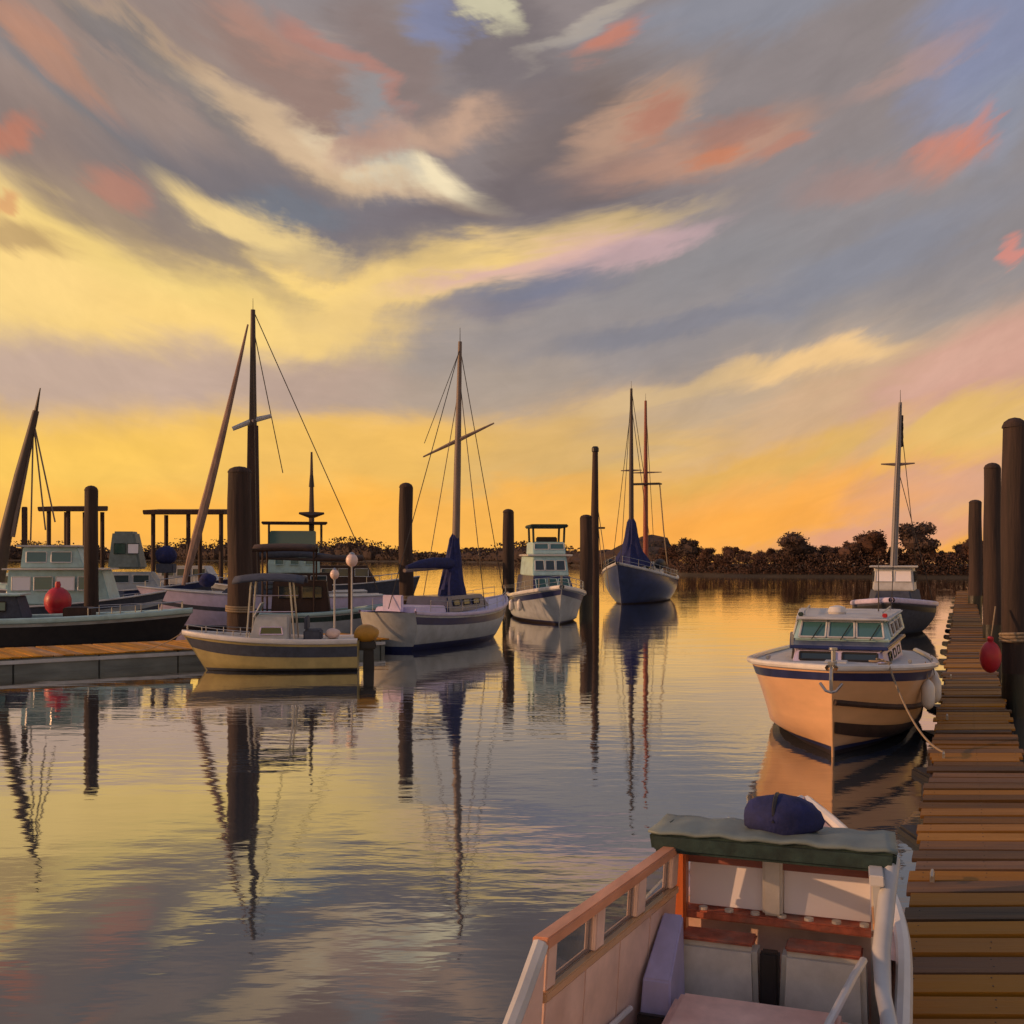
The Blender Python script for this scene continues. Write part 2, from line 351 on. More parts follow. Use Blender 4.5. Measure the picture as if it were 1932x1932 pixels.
# ------------------------------------------------------------------ water
def water_material():
    m = bpy.data.materials.new('harbour_water'); m.use_nodes = True; t = m.node_tree; n = t.nodes; L = t.links.new
    n.remove(n['Principled BSDF'])
    df = n.new('ShaderNodeBsdfDiffuse'); df.inputs[0].default_value = (.045, .060, .074, 1)
    gl = n.new('ShaderNodeBsdfGlossy'); gl.inputs['Color'].default_value = (.97, .96, .94, 1); gl.inputs['Roughness'].default_value = .035
    fr = n.new('ShaderNodeFresnel'); fr.inputs['IOR'].default_value = 1.5
    mf = n.new('ShaderNodeMapRange'); L(fr.outputs[0], mf.inputs[0])
    for k, v in zip((1, 2, 3, 4), (.04, .62, .17, 1)): mf.inputs[k].default_value = v
    ms = n.new('ShaderNodeMixShader'); L(mf.outputs[0], ms.inputs[0]); L(df.outputs[0], ms.inputs[1]); L(gl.outputs[0], ms.inputs[2]); L(ms.outputs[0], n['Material Output'].inputs[0])
    tc = n.new('ShaderNodeTexCoord')
    def noise(sc, scale, det):
        mp = n.new('ShaderNodeMapping'); L(tc.outputs['Object'], mp.inputs[0]); mp.inputs['Scale'].default_value = sc
        z = n.new('ShaderNodeTexNoise'); L(mp.outputs[0], z.inputs['Vector']); z.inputs['Scale'].default_value = scale; z.inputs['Detail'].default_value = det
        return z.outputs['Fac']
    a = noise((.45, 1, 1), .5, 2); c = noise((.4, 1, 1), 2.6, 3)
    pa = noise((.5, 1, 1), .06, 3)                        # calm and ruffled patches
    mr = n.new('ShaderNodeMapRange'); L(pa, mr.inputs[0]); mr.inputs[1].default_value = .4; mr.inputs[2].default_value = .65; mr.inputs[3].default_value = .25; mr.inputs[4].default_value = 1
    b1 = n.new('ShaderNodeBump'); b1.inputs['Distance'].default_value = .019; b1.inputs['Strength'].default_value = .8; L(a, b1.inputs['Height'])
    b2 = n.new('ShaderNodeBump'); b2.inputs['Distance'].default_value = .010; L(mr.outputs[0], b2.inputs['Strength']); L(c, b2.inputs['Height']); L(b1.outputs[0], b2.inputs['Normal'])
    L(b2.outputs[0], gl.inputs['Normal']); L(b2.outputs[0], fr.inputs['Normal'])
    return m
wm = MB(); S = 9000
wm.add([(-S,-200,0),(S,-200,0),(S,S,0),(-S,S,0)], [(0,1,2,3)])
tag(wm.build('water', water_material()), kind='structure')

# ------------------------------------------------------------------ far shore and trees
SHORE = [(2150,222), (1950,225), (1800,226), (1600,233), (1400,243), (1285,262), (1200,360), (1120,520), (1000,760), (850,1000), (600,1250), (300,1450), (-50,1550), (-500,1650)]
def shore_xy(i): px, d = SHORE[i]; return Vector(((px-966)*d/F, d, 0))
sb = MB(); rows = [[], [], [], []]
for i in range(len(SHORE)):
    p = shore_xy(i); q = Vector((p.x*1.0, p.y, 0)).normalized()
    for k, (off, z) in enumerate(((-3, -.4), (1.5, .5), (12, 1.4), (160, 2.0))): rows[k].append(p+q*off+Vector((0,0,z)))
sb.grid(rows); tag(sb.build('shore', M['shore'], smooth=True), kind='structure')

def crown_mesh(seed, w, h, quads):
    r = random.Random(seed); b = MB()
    lobes = [(0, 0, h*.62, w*.36, h*.30)]
    for i in range(r.randint(6, 9)):
        a = r.uniform(0, 2*PI); k = r.uniform(.12, .28)*w
        lobes.append((k*math.cos(a), k*math.sin(a), h*r.uniform(.30, .86), w*r.uniform(.13, .24), h*r.uniform(.10, .19)))
    for i in range(quads):
        x, y, z, lr, lh = r.choice(lobes)
        u = Vector((r.gauss(0,1), r.gauss(0,1), r.gauss(0,1))).normalized()*r.uniform(.45, 1.08)
        c = Vector((x+u.x*lr, y+u.y*lr, z+u.z*lh)); s = r.uniform(.09, .24)*w/7
        a = Vector((r.gauss(0,1), r.gauss(0,1), r.gauss(0,1))).normalized(); t = a.orthogonal().normalized(); q = a.cross(t)
        b.add([c+s*t*1.2, c+s*q*.7, c-s*t*.9-s*q*.2, c-s*q*.8], [(0,1,2,3)])
    for x, y, z, lr, lh in lobes: b.ball((x, y, z), lr*.72, lr*.72, lh*.72, 8, 5, .1)
    return b.mesh('crown', M['leafdark'])
def trunk_mesh(seed, h):
    r = random.Random(seed); b = MB()
    b.tube([(0,0,-.3), (.1,0,h*.3), (r.uniform(-.3,.3), r.uniform(-.3,.3), h*.7)], [.28,.2,.08], 6)
    for i in range(4):
        a = r.uniform(0, 2*PI); z = h*r.uniform(.25, .5)
        b.tube([(0,0,z), (math.cos(a)*1.2, math.sin(a)*1.2, z+h*.2)], [.11,.03], 5)
    return b.mesh('trunk', M['bark'])
TREES = [(crown_mesh(i, 8.5, 9.5, 3000), trunk_mesh(i, 9.5)) for i in range(5)]
def tree(x, y, k, s, sz, label, group):
    o = thing('bank_tree', label, 'tree', (x, y, .9), random.uniform(0, 6.28), group); o.scale = (s, s, s*sz)
    for nm, me in zip(('crown', 'trunk'), TREES[k]):
        c = bpy.data.objects.new(nm, me); C.objects.link(c); c.parent = o
SPECIAL = {1725: ('tallest dome-topped tree on the far bank, just right of the right-hand yacht mast', 1.28, .95),
           1300: ('round dark tree ending the near wooded bank beside the two-masted yacht', 1.0, .86),
           1500: ('broad rounded tree standing highest in the middle of the near wooded bank', 1.12, .9),
           1640: ('wide dark tree on the far bank just left of the right-hand yacht mast', 1.14, .9)}
def shore_at(px):
    for (a, da), (b, db) in zip(SHORE, SHORE[1:]):
        if b <= px <= a: return db+(da-db)*(px-b)/(a-b)
    return 240
for px, (lb, s, sz) in SPECIAL.items():
    d = shore_at(px)+5; tree((px-966)*d/F, d, random.randrange(5), s, sz, lb, None)
px = 2100
while px > 1235:
    d = shore_at(px)+random.uniform(4, 9); s = random.uniform(.56, .86)
    if 1400 < px < 1470 or 1330 < px < 1380: s *= .8
    tree((px-966)*d/F, d, random.randrange(5), s, random.uniform(.8, 1.0), 'dark brown leafy tree in the wooded bank across the water on the right', 'trees of the near wooded bank')
    px -= random.uniform(17, 30)
mb = MB(); rr = random.Random(5)
for i in range(45000):                                      # undergrowth that closes the foot of the bank
    px = rr.uniform(1230, 2120); d = shore_at(px)+rr.uniform(1, 12); c = Vector(((px-966)*d/F, d, .6+rr.random()**1.5*4.4))
    a = Vector((rr.gauss(0,1), rr.gauss(0,1), rr.gauss(0,1))).normalized(); t = a.orthogonal().normalized(); q = a.cross(t); s = rr.uniform(.09, .24)
    mb.add([c+s*t, c+s*q, c-s*t, c-s*q], [(0,1,2,3)])
tag(mb.build('undergrowth', M['leafdark']), 'dark scrub filling the foot of the wooded bank', 'scrub', kind='stuff')
mb = MB()
for i in range(330):                                       # far wood, thinning to a line on the left
    px = -400+1640*(i+rr.random())/330; d = shore_at(px)+rr.uniform(5, 40); k = d/F
    base = Vector(((px-966)*k, d, 0)); hh = rr.uniform(7, 13)*(1+.25*math.sin(px*.021))*(1.0 if px > 760 else 1.9 if px < 640 else 1.9-.9*(px-640)/120)
    mb.ball((base.x, base.y+6, hh*.36), 8.5, 6, hh*.42, 8, 5, .12)
    for j in range(90):
        c = base+Vector((rr.gauss(0, 5*max(.4, min(1, d/900))), rr.gauss(0, 5), hh*max(.62, min(1, d/700))*(1-rr.random()**1.6)))
        a = Vector((rr.gauss(0,1), rr.gauss(0,1), rr.gauss(0,1))).normalized(); t = a.orthogonal().normalized(); q = a.cross(t); s = rr.uniform(.6, 1.5)*max(.22, min(1, d/1100))
        mb.add([c+s*t, c+s*q, c-s*t, c-s*q], [(0,1,2,3)])
tag(mb.build('far_wood', M['leafdark']), 'thin dark line of woodland on the far shore behind the boats', 'woodland', kind='stuff')

# ------------------------------------------------------------------ piles
def pile(px, top, d, w, label, lean=0.0, h_add=0.0, name='mooring_pile', rope=True, base=None):
    X = (px-966)*d/F; H = CAMH-(top-HZ)*d/F; r = w*d/F/2; n = 24
    o = thing(name, label, 'pile', (X, d, 0), random.uniform(0, 6), 'mooring piles')
    rr = random.Random(px)
    zs = [1.15+(H-1.15)*i/12 for i in range(13)]
    def ring(z, k):
        o_ = []
        for j in range(n+1):
            a = 2*PI*(j % n)/n; q = r*k*(1+.035*math.sin(3*a+z*.8+px)+.025*math.sin(7*a+px)+.02*math.sin(2*a-1.7*z))
            o_.append((q*math.cos(a)+.03*math.sin(z*.9+px), q*math.sin(a), z))
        return o_
    b = MB(); b.grid([ring(z, 1.04-.1*z/H) for z in zs]); b.build('shaft', M['pile'], o, smooth=True)
    b = MB(); b.grid([ring(z, 1.05) for z in (-1.5, -.5, .3, .8, 1.15)]); b.build('wet_foot', M['pilewet'], o, smooth=True)
    b = MB(); b.lathe([(r*.97, 0), (r*.96, .04*H/7), (r*.8, .16), (r*.45, .24), (.02, .27)], n, (0,0,H)); b.build('top', M['pile'], o, smooth=True)
    if rope:
        b = MB()
        for k in range(3):
            z = 2.0+.09*k; b.tube([(r*1.08*math.cos(a), r*1.08*math.sin(a), z+.03*math.sin(a)) for a in [2*PI*j/16 for j in range(17)]], .045, 6, False)
        b.build('rope_wrap', M['rope'], o, smooth=True)
    return o
pile(452, 892, 45.5, 46, 'thick dark pile rising behind the small open motorboat on the left')
pile(172, 926, 55, 26, 'dark round-topped pile at far left between the leaning derrick and the boat shelters', rope=False)
pile(766, 920, 58, 27, 'dark pile just left of the grey sloop mast, over bright water')
pile(959, 967, 80, 22, 'short dark pile between the grey sloop and the flybridge cruiser')
pile(1106, 977, 89, 24, 'short dark pile just right of the flybridge cruiser', rope=False)
pile(1914, 807, 29, 46, 'tallest, nearest dark pile at the right edge of the picture beside the plank dock')
pile(1872, 884, 50, 31, 'middle dark pile of the three along the right-hand plank dock', rope=False)
pile(1840, 949, 88, 24, 'farthest and shortest looking dark pile along the right-hand plank dock', rope=False)

# tall pole with lines, beside the short pile right of the cruiser
d = 96; X = (1122-966)*d/F; H = CAMH+(HZ-853)*d/F
o = thing('tall_pole', 'tall tapering dark pole with guy lines beside the cruiser and the short pile', 'pole', (X, d, 0))
MB().tube([(0,0,-1.5), (0,0,H*.5), (.05,0,H)], [.42,.36,.24], 12).build('shaft', M['brownwood'], o, smooth=True)
MB().lathe([(.26,0),(.31,.05),(.31,.35),(.2,.5)], 12, (.05,0,H)).build('cap', M['dark'], o)
for sx_, tx in ((1, 1.25), (1, .75)):
    MB().tube(line((.1,0,H*.62+tx), (tx, -.6, 1.2), -.25), .035, 5).build('guy_line', M['rope'], o)
MB().box(-.9,.9,-.12,.12,H*.50,H*.50+.16).build('cross_piece', M['brownwood'], o, bevel=.02)

# ------------------------------------------------------------------ docks
DK0, DKS, DKW, DKZ = -.5, .41, 1.55, .5
dock = thing('plank_dock', 'long narrow plank dock of ochre and dark boards running away along the right side', 'dock', (0,0,0))
rr = random.Random(3); y = 5.2; pitch = .46
protos = []
for k in range(6):
    wv = pitch-.055-.04*k/6; b = MB(); j = rr.uniform(-.09,.06); e = rr.uniform(-.06,.09); t = .05
    x0, x1 = -.06+j, DKW+.06+e
    b.hexa([(x0,0,-t),(x1,0,-t),(x1+DKS*wv,wv,-t),(x0+DKS*wv,wv,-t),(x0,0,0),(x1,0,0),(x1+DKS*wv,wv,0),(x0+DKS*wv,wv,0)])
    protos.append(b.mesh('plank', M['plank'], bevel=.006))
i = 0
while y < 122:
    c = bpy.data.objects.new('plank', rr.choice(protos)); C.objects.link(c); c.parent = dock
    c.location = (DK0+DKS*y+rr.uniform(-.02,.02), y, DKZ+rr.uniform(-.010,.016)); c.rotation_euler = (rr.uniform(-.03,.03), rr.uniform(-.008,.008), rr.uniform(-.014,.014))
    y += pitch; i += 1
b = MB(); yn = 5.2
while yn < 34:                                             # nail heads, two rows a board
    for off in (.06, DKW-.06, DKW*.5):
        for e in (.10, .28):
            x_ = DK0+DKS*(yn+e)+off+rr.uniform(-.015,.015); y_ = yn+e+rr.uniform(-.015,.015)
            b.lathe([(.009,0),(.008,.004)], 6, (x_, y_, DKZ+.012))
    yn += pitch
tag(b.build('nail_heads', M['dark'], dock), kind='stuff')
for nm, off, zt in (('stringer', .0, .0), ('stringer', DKW, .0), ('stringer', DKW*.5, -.06)):
    b = MB(); a0, a1 = 4.5, 122.5
    xa, xb = DK0+DKS*a0+off, DK0+DKS*a1+off
    b.hexa([(xa-.05,a0,.12),(xa+.05,a0,.12),(xb+.05,a1,.12),(xb-.05,a1,.12),(xa-.05,a0,.447+zt),(xa+.05,a0,.447+zt),(xb+.05,a1,.447+zt),(xb-.05,a1,.447+zt)])
    b.build(nm, M['brownwood'], dock)
yy = 6.0
while yy < 120:
    b = MB(); b.box(-.05, DKW+.05, 0, 1.6, -.35, .12)
    f = b.build('float', M['dark'], dock, bevel=.04); f.location = (DK0+DKS*(yy+.5)+.0, yy, 0); yy += 4.6
    if yy > 80: yy += 6
for yy in (12.5, 20.2, 25.0, 33.5):                        # cleats along the boat side
    b = MB(); b.tube([(0,-.16,.09),(0,-.1,.1),(0,.1,.1),(0,.16,.09)], [.014,.02,.02,.014], 6); b.box(-.025,.025,-.06,-.02,0,.09); b.box(-.025,.025,.02,.06,0,.09)
    c = b.build('cleat', M['steel'], dock, smooth=True); c.location = (DK0+DKS*yy+.16, yy, DKZ+.012); c.rotation_euler = (0,0,-.39)

# left-hand pier: long boards, grey float side
A = Vector((-25.2, 34.2, 0)); B = Vector((-5.6, 48.4, 0)); u = (B-A).normalized(); n_ = Vector((-u.y, u.x, 0)); LEN = (B-A).length
pier = thing('ochre_pier', 'low ochre board pier with grey side at the left behind the open motorboat', 'pier', A, math.atan2(u.y, u.x))
rr = random.Random(11); x = 0
mes = []
for k in range(5):
    b = MB(); b.box(0, .345-.01*rr.random(), -.04, 4.6+rr.uniform(-.05,.05), -.05, 0); mes.append(b.mesh('plank', M['plankl'], bevel=.006))
while x < LEN:
    c = bpy.data.objects.new('plank', rr.choice(mes)); C.objects.link(c); c.parent = pier; c.location = (x, 0, .62+rr.uniform(-.006,.008)); c.rotation_euler = (0,0,rr.uniform(-.006,.006)); x += .37
x = 0
while x < LEN:
    b = MB(); b.box(x, min(x+2.95, LEN), .0, .12, -.05, .55); b.build('side_panel', M['fascia'], pier, bevel=.015); x += 3.0
MB().box(.02, LEN, .14, 4.5, -.3, .5).build('float', M['dark'], pier)
MB().box(0, LEN, -.07, -.003, .36, .5).build('rub_rail', M['offwhite'], pier, bevel=.02)
def on_pier(xx, yy): return A+u*xx+n_*yy+Vector((0,0,.63))
def globe_lamp(px, topy, label, r):
    # standing on the pier, at the place along it that is seen at px
    best = min((abs(966+F*on_pier(k*.05, 1.2).x/on_pier(k*.05, 1.2).y-px), k*.05) for k in range(480))[1]
    p = on_pier(best, 1.2); H = CAMH-(topy-HZ)*p.y/F-p.z
    o = thing('pier_lamp', label, 'lamp', p, 0, 'globe lamps on the pier')
    MB().lathe([(.14,0),(.14,.05),(.06,.1),(.045,.3),(.04,H-.45),(.07,H-.4),(.09,H-.36)], 12).build('post', M['offwhite'], o, smooth=True)
    MB().ball((0,0,H-.36+r*.9), r, r, r*1.1).build('globe', M['brass'], o, smooth=True)
    MB().lathe([(r*.5,0),(r*.4,.06),(.02,.1)], 12, (0,0,H-.38+r*1.95)).build('cap', M['steel'], o, smooth=True)
globe_lamp(631, 1076, 'shorter white globe lamp on the pier behind the open motorboat stern', .20)
globe_lamp(664, 1052, 'taller white globe lamp, right of its twin, behind the motorboat stern', .27)

# ------------------------------------------------------------------ boats
class Hull:
    def __init__(s, L, B, fs, fm, fb, draft, tr=.85, rake=.8, srake=0.0, sm=.42, e=2.2, kind='motor', flare=.5, bulge=.06):
        s.bulge = bulge; s.L, s.B, s.fs, s.fm, s.fb, s.draft, s.tr, s.rake, s.srake, s.sm, s.e, s.kind, s.flare = L, B, fs, fm, fb, draft, tr, rake, srake, sm, e, kind, flare
    def hb(s, u):
        if u < s.sm: k = s.tr+(1-s.tr)*math.sin(PI/2*u/s.sm)
        else: k = 1-((u-s.sm)/(1-s.sm))**s.e
        return max(.012, k)*s.B/2
    def sheer(s, u):
        a = 2*s.fs+2*s.fb-4*s.fm; b = 4*s.fm-3*s.fs-s.fb
        return s.fs+b*u+a*u*u
    def keel(s, u):
        k = -s.draft
        if u > .55: k = -s.draft*(1-((u-.55)/.45)**2.6)
        return k
    def pt(s, u, t, side, off=0.0):
        zk, zs = s.keel(u), s.sheer(u); z = zk+(zs-zk)*t
        if s.kind == 'motor':
            tcn = .36; c = .9-(.9-s.flare)*max(0, (u-.3)/.7)**1.4
            w = c*(t/tcn)**.85 if t < tcn else c+(1-c)*((t-tcn)/(1-tcn))**1.15
        else:
            w = math.sin(PI/2*min(1, t*1.12+.0))**.75 if t < .9 else math.sin(PI/2*min(1, t*1.12))**.75
            w *= 1-.22*max(0, (u-.5)/.5)*(1-t)
        y = s.hb(u)*w
        x = -s.L/2+u*s.L-s.rake*(1-t)*u**5+s.srake*(1-t)*(1-u)**4
        return Vector((x, side*(y+off), z))
    def t_at(s, u, z): zk, zs = s.keel(u), s.sheer(u); return max(0, min(1, (z-zk)/(zs-zk)))
    def us(s, n=26): return [1-(1-i/n)**1.35 for i in range(n+1)]
    def shell(s, t0f, t1f, off=0.0, m=8, sides=(1,-1), u0=0.0):
        b = MB()
        for sd_ in sides:
            rows = []
            for u in s.us():
                u = u0+(1-u0)*u
                t0, t1 = t0f(u), t1f(u); rows.append([s.pt(u, t0+(t1-t0)*k/m, sd_, off) for k in range(m+1)])
            b.grid(rows)
        return b
    def rail(s, r0, r1, off=0.02, zo=0.0, u0=0.0, u1=1.0):
        """rounded rail that follows the sheer on both sides"""
        b = MB()
        for sd_ in (1, -1):
            rows = []
            for i in range(29):
                u = u0+(u1-u0)*(1-(1-i/28)**1.3); p = s.pt(u, 1, sd_, off)
                rows.append([(p.x, p.y+sd_*r0*math.cos(a), p.z+zo+r1*math.sin(a)) for a in [2*PI*k/8 for k in range(9)]])
            b.grid(rows)
        return b
    def deck(s, drop=.03, u0=0.0, u1=1.0, camber=.08, inset=.03):
        b = MB(); rows = []
        for i in range(21):
            u = u0+(u1-u0)*(1-(1-i/20)**1.3); p = s.pt(u, 1, 1, -inset); y = max(.004, p.y)
            rows.append([(p.x, y*k/4, p.z-drop+camber*(1-(k/4)**2)) for k in range(-4, 5)])
        return b.grid(rows)
def boat(name, label, cat, h, bow=None, heading=(0,-1), centre=None, mats=('white','white','navy','anti'), stripe=(.80,.92), group='boats moored in the harbour', boot=.10, deckmat='offwhite', deck_u0=0.0, rail=(.06,.05)):
    """hull with waterline paint, sheer stripe, rail, transom and deck; returns the root"""
    hv = Vector((heading[0], heading[1], 0)).normalized()
    ctr = Vector(centre) if centre else Vector((bow[0], bow[1], 0))-hv*(h.L/2-h.rake*.5)
    o = thing(name, label, cat, (ctr.x, ctr.y, 0), math.atan2(hv.y, hv.x), group)
    h.shell(lambda u: h.t_at(u, boot), lambda u: 1, m=9).build('hull', M[mats[0]], o, smooth=True)
    h.shell(lambda u: 0, lambda u: h.t_at(u, boot), m=4).build('bottom', M[mats[3]], o, smooth=True)
    h.shell(lambda u: h.t_at(u, boot), lambda u: h.t_at(u, boot+.09), .006, 1).build('boot_stripe', M[mats[2]], o, smooth=True)
    if stripe: h.shell(lambda u: stripe[0], lambda u: stripe[1], .008, 2).build('sheer_stripe', M[mats[2]], o, smooth=True)
    h.rail(rail[0], rail[1]).build('gunwale', M[mats[1]], o, smooth=True)
    tb = h.bulge; tw = h.t_at(0, boot)                      # transom, bowed aft, painted below the waterline
    def tp(t, q):
        e = h.pt(0, t, 1); return Vector((e.x-tb*(1-q*q)*(.35+.65*t), e.y*q, e.z))
    for nm, ta, tb_, mt in (('transom', tw, 1, mats[0]), ('transom_bottom', 0, tw, mats[3])):
        MB().grid([[tp(ta+(tb_-ta)*k/6, -1+2*j/10) for j in range(11)] for k in range(7)]).build(nm, M[mt], o, smooth=True)
    MB().tube([h.pt(1, k/10, 0)+Vector((-.012,0,0)) for k in range(11)], .030, 8).build('stem', M[mats[0]], o, smooth=True)
    h.deck(u0=deck_u0).build('deck', M[deckmat], o, smooth=True)
    return o
def cabin(o, name, x0, x1, w0, w1, z0, z1, mat, rake_f=.3, rake_b=.1, tumble=.08, bevel=.05):
    b = MB()
    b.hexa([(x0,-w0,z0),(x1,-w1,z0),(x1,w1,z0),(x0,w0,z0),(x0+rake_b,-w0+tumble,z1),(x1-rake_f,-w1+tumble,z1),(x1-rake_f,w1-tumble,z1),(x0+rake_b,w0-tumble,z1)])
    return b.build(name, M[mat], o, bevel=bevel)
def pane(o, a, b_, c, d_, mat, out=.012, name='window', frame='dark'):
    """a pane with a frame round it, given its four corners; proud of the wall by out"""
    q = [Vector(x) for x in (a, b_, c, d_)]; nn = (q[1]-q[0]).cross(q[3]-q[0]).normalized()
    b = MB(); b.hexa([p-nn*.02 for p in q]+[p+nn*out for p in q]); w = b.build(name, M[mat], o)
    if frame:
        f = MB(); ring = [p+nn*out for p in q]+[q[0]+nn*out]
        for i in range(4): f.tube([ring[i], ring[i+1]], .028, 5)
        f.build('window_frame', M[frame], w)
    return w
def mast(o, x, z0, z1, r, mat, spread=(), tilt=0.0, tiltx=0.0):
    H = z1-z0; top = Vector((x+tiltx, tilt, z1))
    MB().tube([(x,0,z0), (x+tiltx*.5,tilt*.5,z0+H*.5), top], [r, r*.85, r*.45], 10).build('mast', M[mat], o, smooth=True)
    for fz, wd, rise, *sl in spread:
        sl = sl[0] if sl else 0
        z = z0+H*fz; b = MB(); b.tube([(x+tiltx*fz,tilt*fz-wd,z+rise+sl), (x+tiltx*fz,tilt*fz,z), (x+tiltx*fz,tilt*fz+wd,z+rise-sl)], [.04,.11,.04], 6); b.build('spreader', M['mast'], o, smooth=True)
    MB().tube([top, top+Vector((0,0,.7))], [.02,.012], 5).build('antenna', M['wire'], o)
    return top
def stay(o, a, b_, r=.022, name='stay', mat='wire'): return MB().tube([a, b_], r, 5).build(name, M[mat], o)
def fender(o, p, r=.14, l=.5, mat='white'):
    b = MB(); b.lathe([(.03,-l/2-.03),(r*.7,-l/2+.03),(r,-l/2+.12),(r,l/2-.12),(r*.7,l/2-.03),(.03,l/2+.05)], 12, p); f = b.build('fender', M[mat], o, smooth=True)
    MB().tube([(p[0],p[1],p[2]+l/2), (p[0],p[1]*.97,p[2]+l/2+.45)], .012, 5).build('lanyard', M['rope'], f)
def railing(o, h, u0, u1, ht, n, rows=(1.0, .5), r=.02, mat='steel'):
    us = [u0+(u1-u0)*i/n for i in range(n+1)]
    for sd_ in (1, -1):
        ps = [h.pt(u, 1, sd_, -.07) for u in us]
        for p in ps: MB().tube([p, p+Vector((0,0,ht))], r, 6).build('stanchion', M[mat], o, smooth=True)
        for k in rows: MB().tube([p+Vector((0,0,ht*k)) for p in ps], r*.9, 6).build('rail', M[mat], o, smooth=True)

# ---- right-hand cruiser, bow towards us (1395-1750, 1150-1430)
h = Hull(10.5, 4.25, 1.5, 1.66, 1.92, .55, tr=.84, rake=.5, sm=.5, e=3.3, flare=.6)
hd = Vector((-.35, -1, 0)).normalized()
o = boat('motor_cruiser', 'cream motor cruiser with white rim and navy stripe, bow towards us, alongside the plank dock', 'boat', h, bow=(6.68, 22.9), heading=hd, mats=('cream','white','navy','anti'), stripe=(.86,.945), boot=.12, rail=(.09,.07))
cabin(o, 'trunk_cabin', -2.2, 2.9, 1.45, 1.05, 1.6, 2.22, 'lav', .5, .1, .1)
MB().hexa([(-2.3,-1.5,2.22),(2.5,-1.1,2.22),(2.5,1.1,2.22),(-2.3,1.5,2.22),(-2.3,-1.5,2.30),(2.45,-1.08,2.30),(2.45,1.08,2.30),(-2.3,1.5,2.30)]).build('cabin_top', M['navy'], o, bevel=.02)
cabin(o, 'wheelhouse', -4.4, .9, 1.5, 1.15, 2.30, 2.80, 'teal', .45, .0, .12)
MB().hexa([(-4.6,-1.46,2.80),(.70,-1.12,2.80),(.70,1.12,2.80),(-4.6,1.46,2.80),(-4.6,-1.42,2.86),(.62,-1.06,2.87),(.62,1.06,2.87),(-4.6,1.42,2.86)]).build('wheelhouse_roof', M['offwhite'], o, bevel=.03)
for k in range(3):                                         # windscreen of three panes
    y0, y1 = -1.0+k*.68, -1.0+k*.68+.62; fx = lambda z: .9-.45*(z-2.30)/.50
    pane(o, (fx(2.38)+.01,y0,2.38), (fx(2.38)+.01,y1,2.38), (fx(2.75)+.01,y1*.95,2.75), (fx(2.75)+.01,y0*.95,2.75), 'glassteal', frame='offwhite')
for sd_ in (1, -1):
    for k in range(3):
        x0 = -3.1+k*1.25; yw = lambda x, z: (1.5+(1.15-1.5)*(x+4.4)/5.3-.12*(z-2.30)/.50)+.008
        q = [(x0,sd_*yw(x0,2.42),2.42),(x0+1.05,sd_*yw(x0+1.05,2.42),2.42),(x0+1.0,sd_*yw(x0+1.0,2.72),2.72),(x0+.05,sd_*yw(x0+.05,2.72),2.72)]
        if sd_ > 0: q = [q[1], q[0], q[3], q[2]]
        pane(o, *q, 'glass', frame='offwhite')
    for k in range(3):
        x0 = -1.5+k*1.15; yt = 1.45-.4*(x0+2.4)/5.1-.045
        q = [(x0,sd_*yt,1.88),(x0+.6,sd_*(yt-.047),1.88),(x0+.6,sd_*(yt-.075),2.06),(x0,sd_*(yt-.028),2.06)]
        if sd_ > 0: q = [q[1], q[0], q[3], q[2]]
        pane(o, *q, 'glass', name='porthole')
for k in range(2):                                         # forward windows of the trunk cabin
    y0 = -.85+k*.95; fx = lambda z: 2.9-.5*(z-1.6)/.62
    pane(o, (fx(1.98)+.012,y0,1.98),(fx(1.98)+.012,y0+.75,1.98),(fx(2.14)+.012,y0+.75,2.14),(fx(2.14)+.012,y0,2.14), 'glass')
b = MB(); b.box(-.25,.25,-.25,.25,0,.07); c = b.build('hatch', M['offwhite'], o, bevel=.02); c.location = (3.45, 0, 1.84)
MB().lathe([(.05,0),(.05,.3),(.09,.32),(.09,.36)], 10, (4.6,0,1.93)).build('bollard', M['steel'], o, smooth=True)
MB().hexa([(4.75,-.09,1.95),(5.45,-.07,2.0),(5.45,.07,2.0),(4.75,.09,1.95),(4.75,-.09,2.02),(5.45,-.07,2.06),(5.45,.07,2.06),(4.75,.09,2.02)]).build('bow_roller', M['steel'], o, bevel=.01)
MB().tube([(-3.0,.8,2.86),(-3.1,.8,4.4)], [.02,.008], 5).build('antenna', M['wire'], o)
b = MB(); b.lathe([(.22,0),(.25,.06),(.2,.18),(.05,.22)], 14, (-1.2,-.2,2.865)); b.build('radar_dome', M['white'], o, smooth=True)
MB().box(-3.0,-2.0,-.8,.8,1.5,2.0).build('aft_bench', M['brownwood'], o, bevel=.04)
for k, u_ in enumerate((.35, .55, .72)): 
    p = h.pt(u_, .75, 1, .17); fender(o, (p.x, p.y, p.z-.1), .15, .6)
MB().tube([h.pt(u_, .50+.12*u_, 1, .03) for u_ in [i/16 for i in range(17)]], .06, 8).build('rubbing_strake', M['brownwood'], o, smooth=True)
wp = lambda o, v: Vector(v) if False else (Vector(o.location)+Vector((math.cos(o.rotation_euler.z)*v[0]-math.sin(o.rotation_euler.z)*v[1], math.sin(o.rotation_euler.z)*v[0]+math.cos(o.rotation_euler.z)*v[1], v[2])))
g = h.pt(.9, 1, 1, 0); a = wp(o, (g.x, g.y, g.z+.08))
tag(MB().tube(line(a, (DK0+DKS*20.2+.16, 20.2, DKZ+.12), .35, 14), .022, 6).build('mooring_line', M['rope'], smooth=True), 'slack mooring line from the cream cruiser bow down to the plank dock', 'rope')

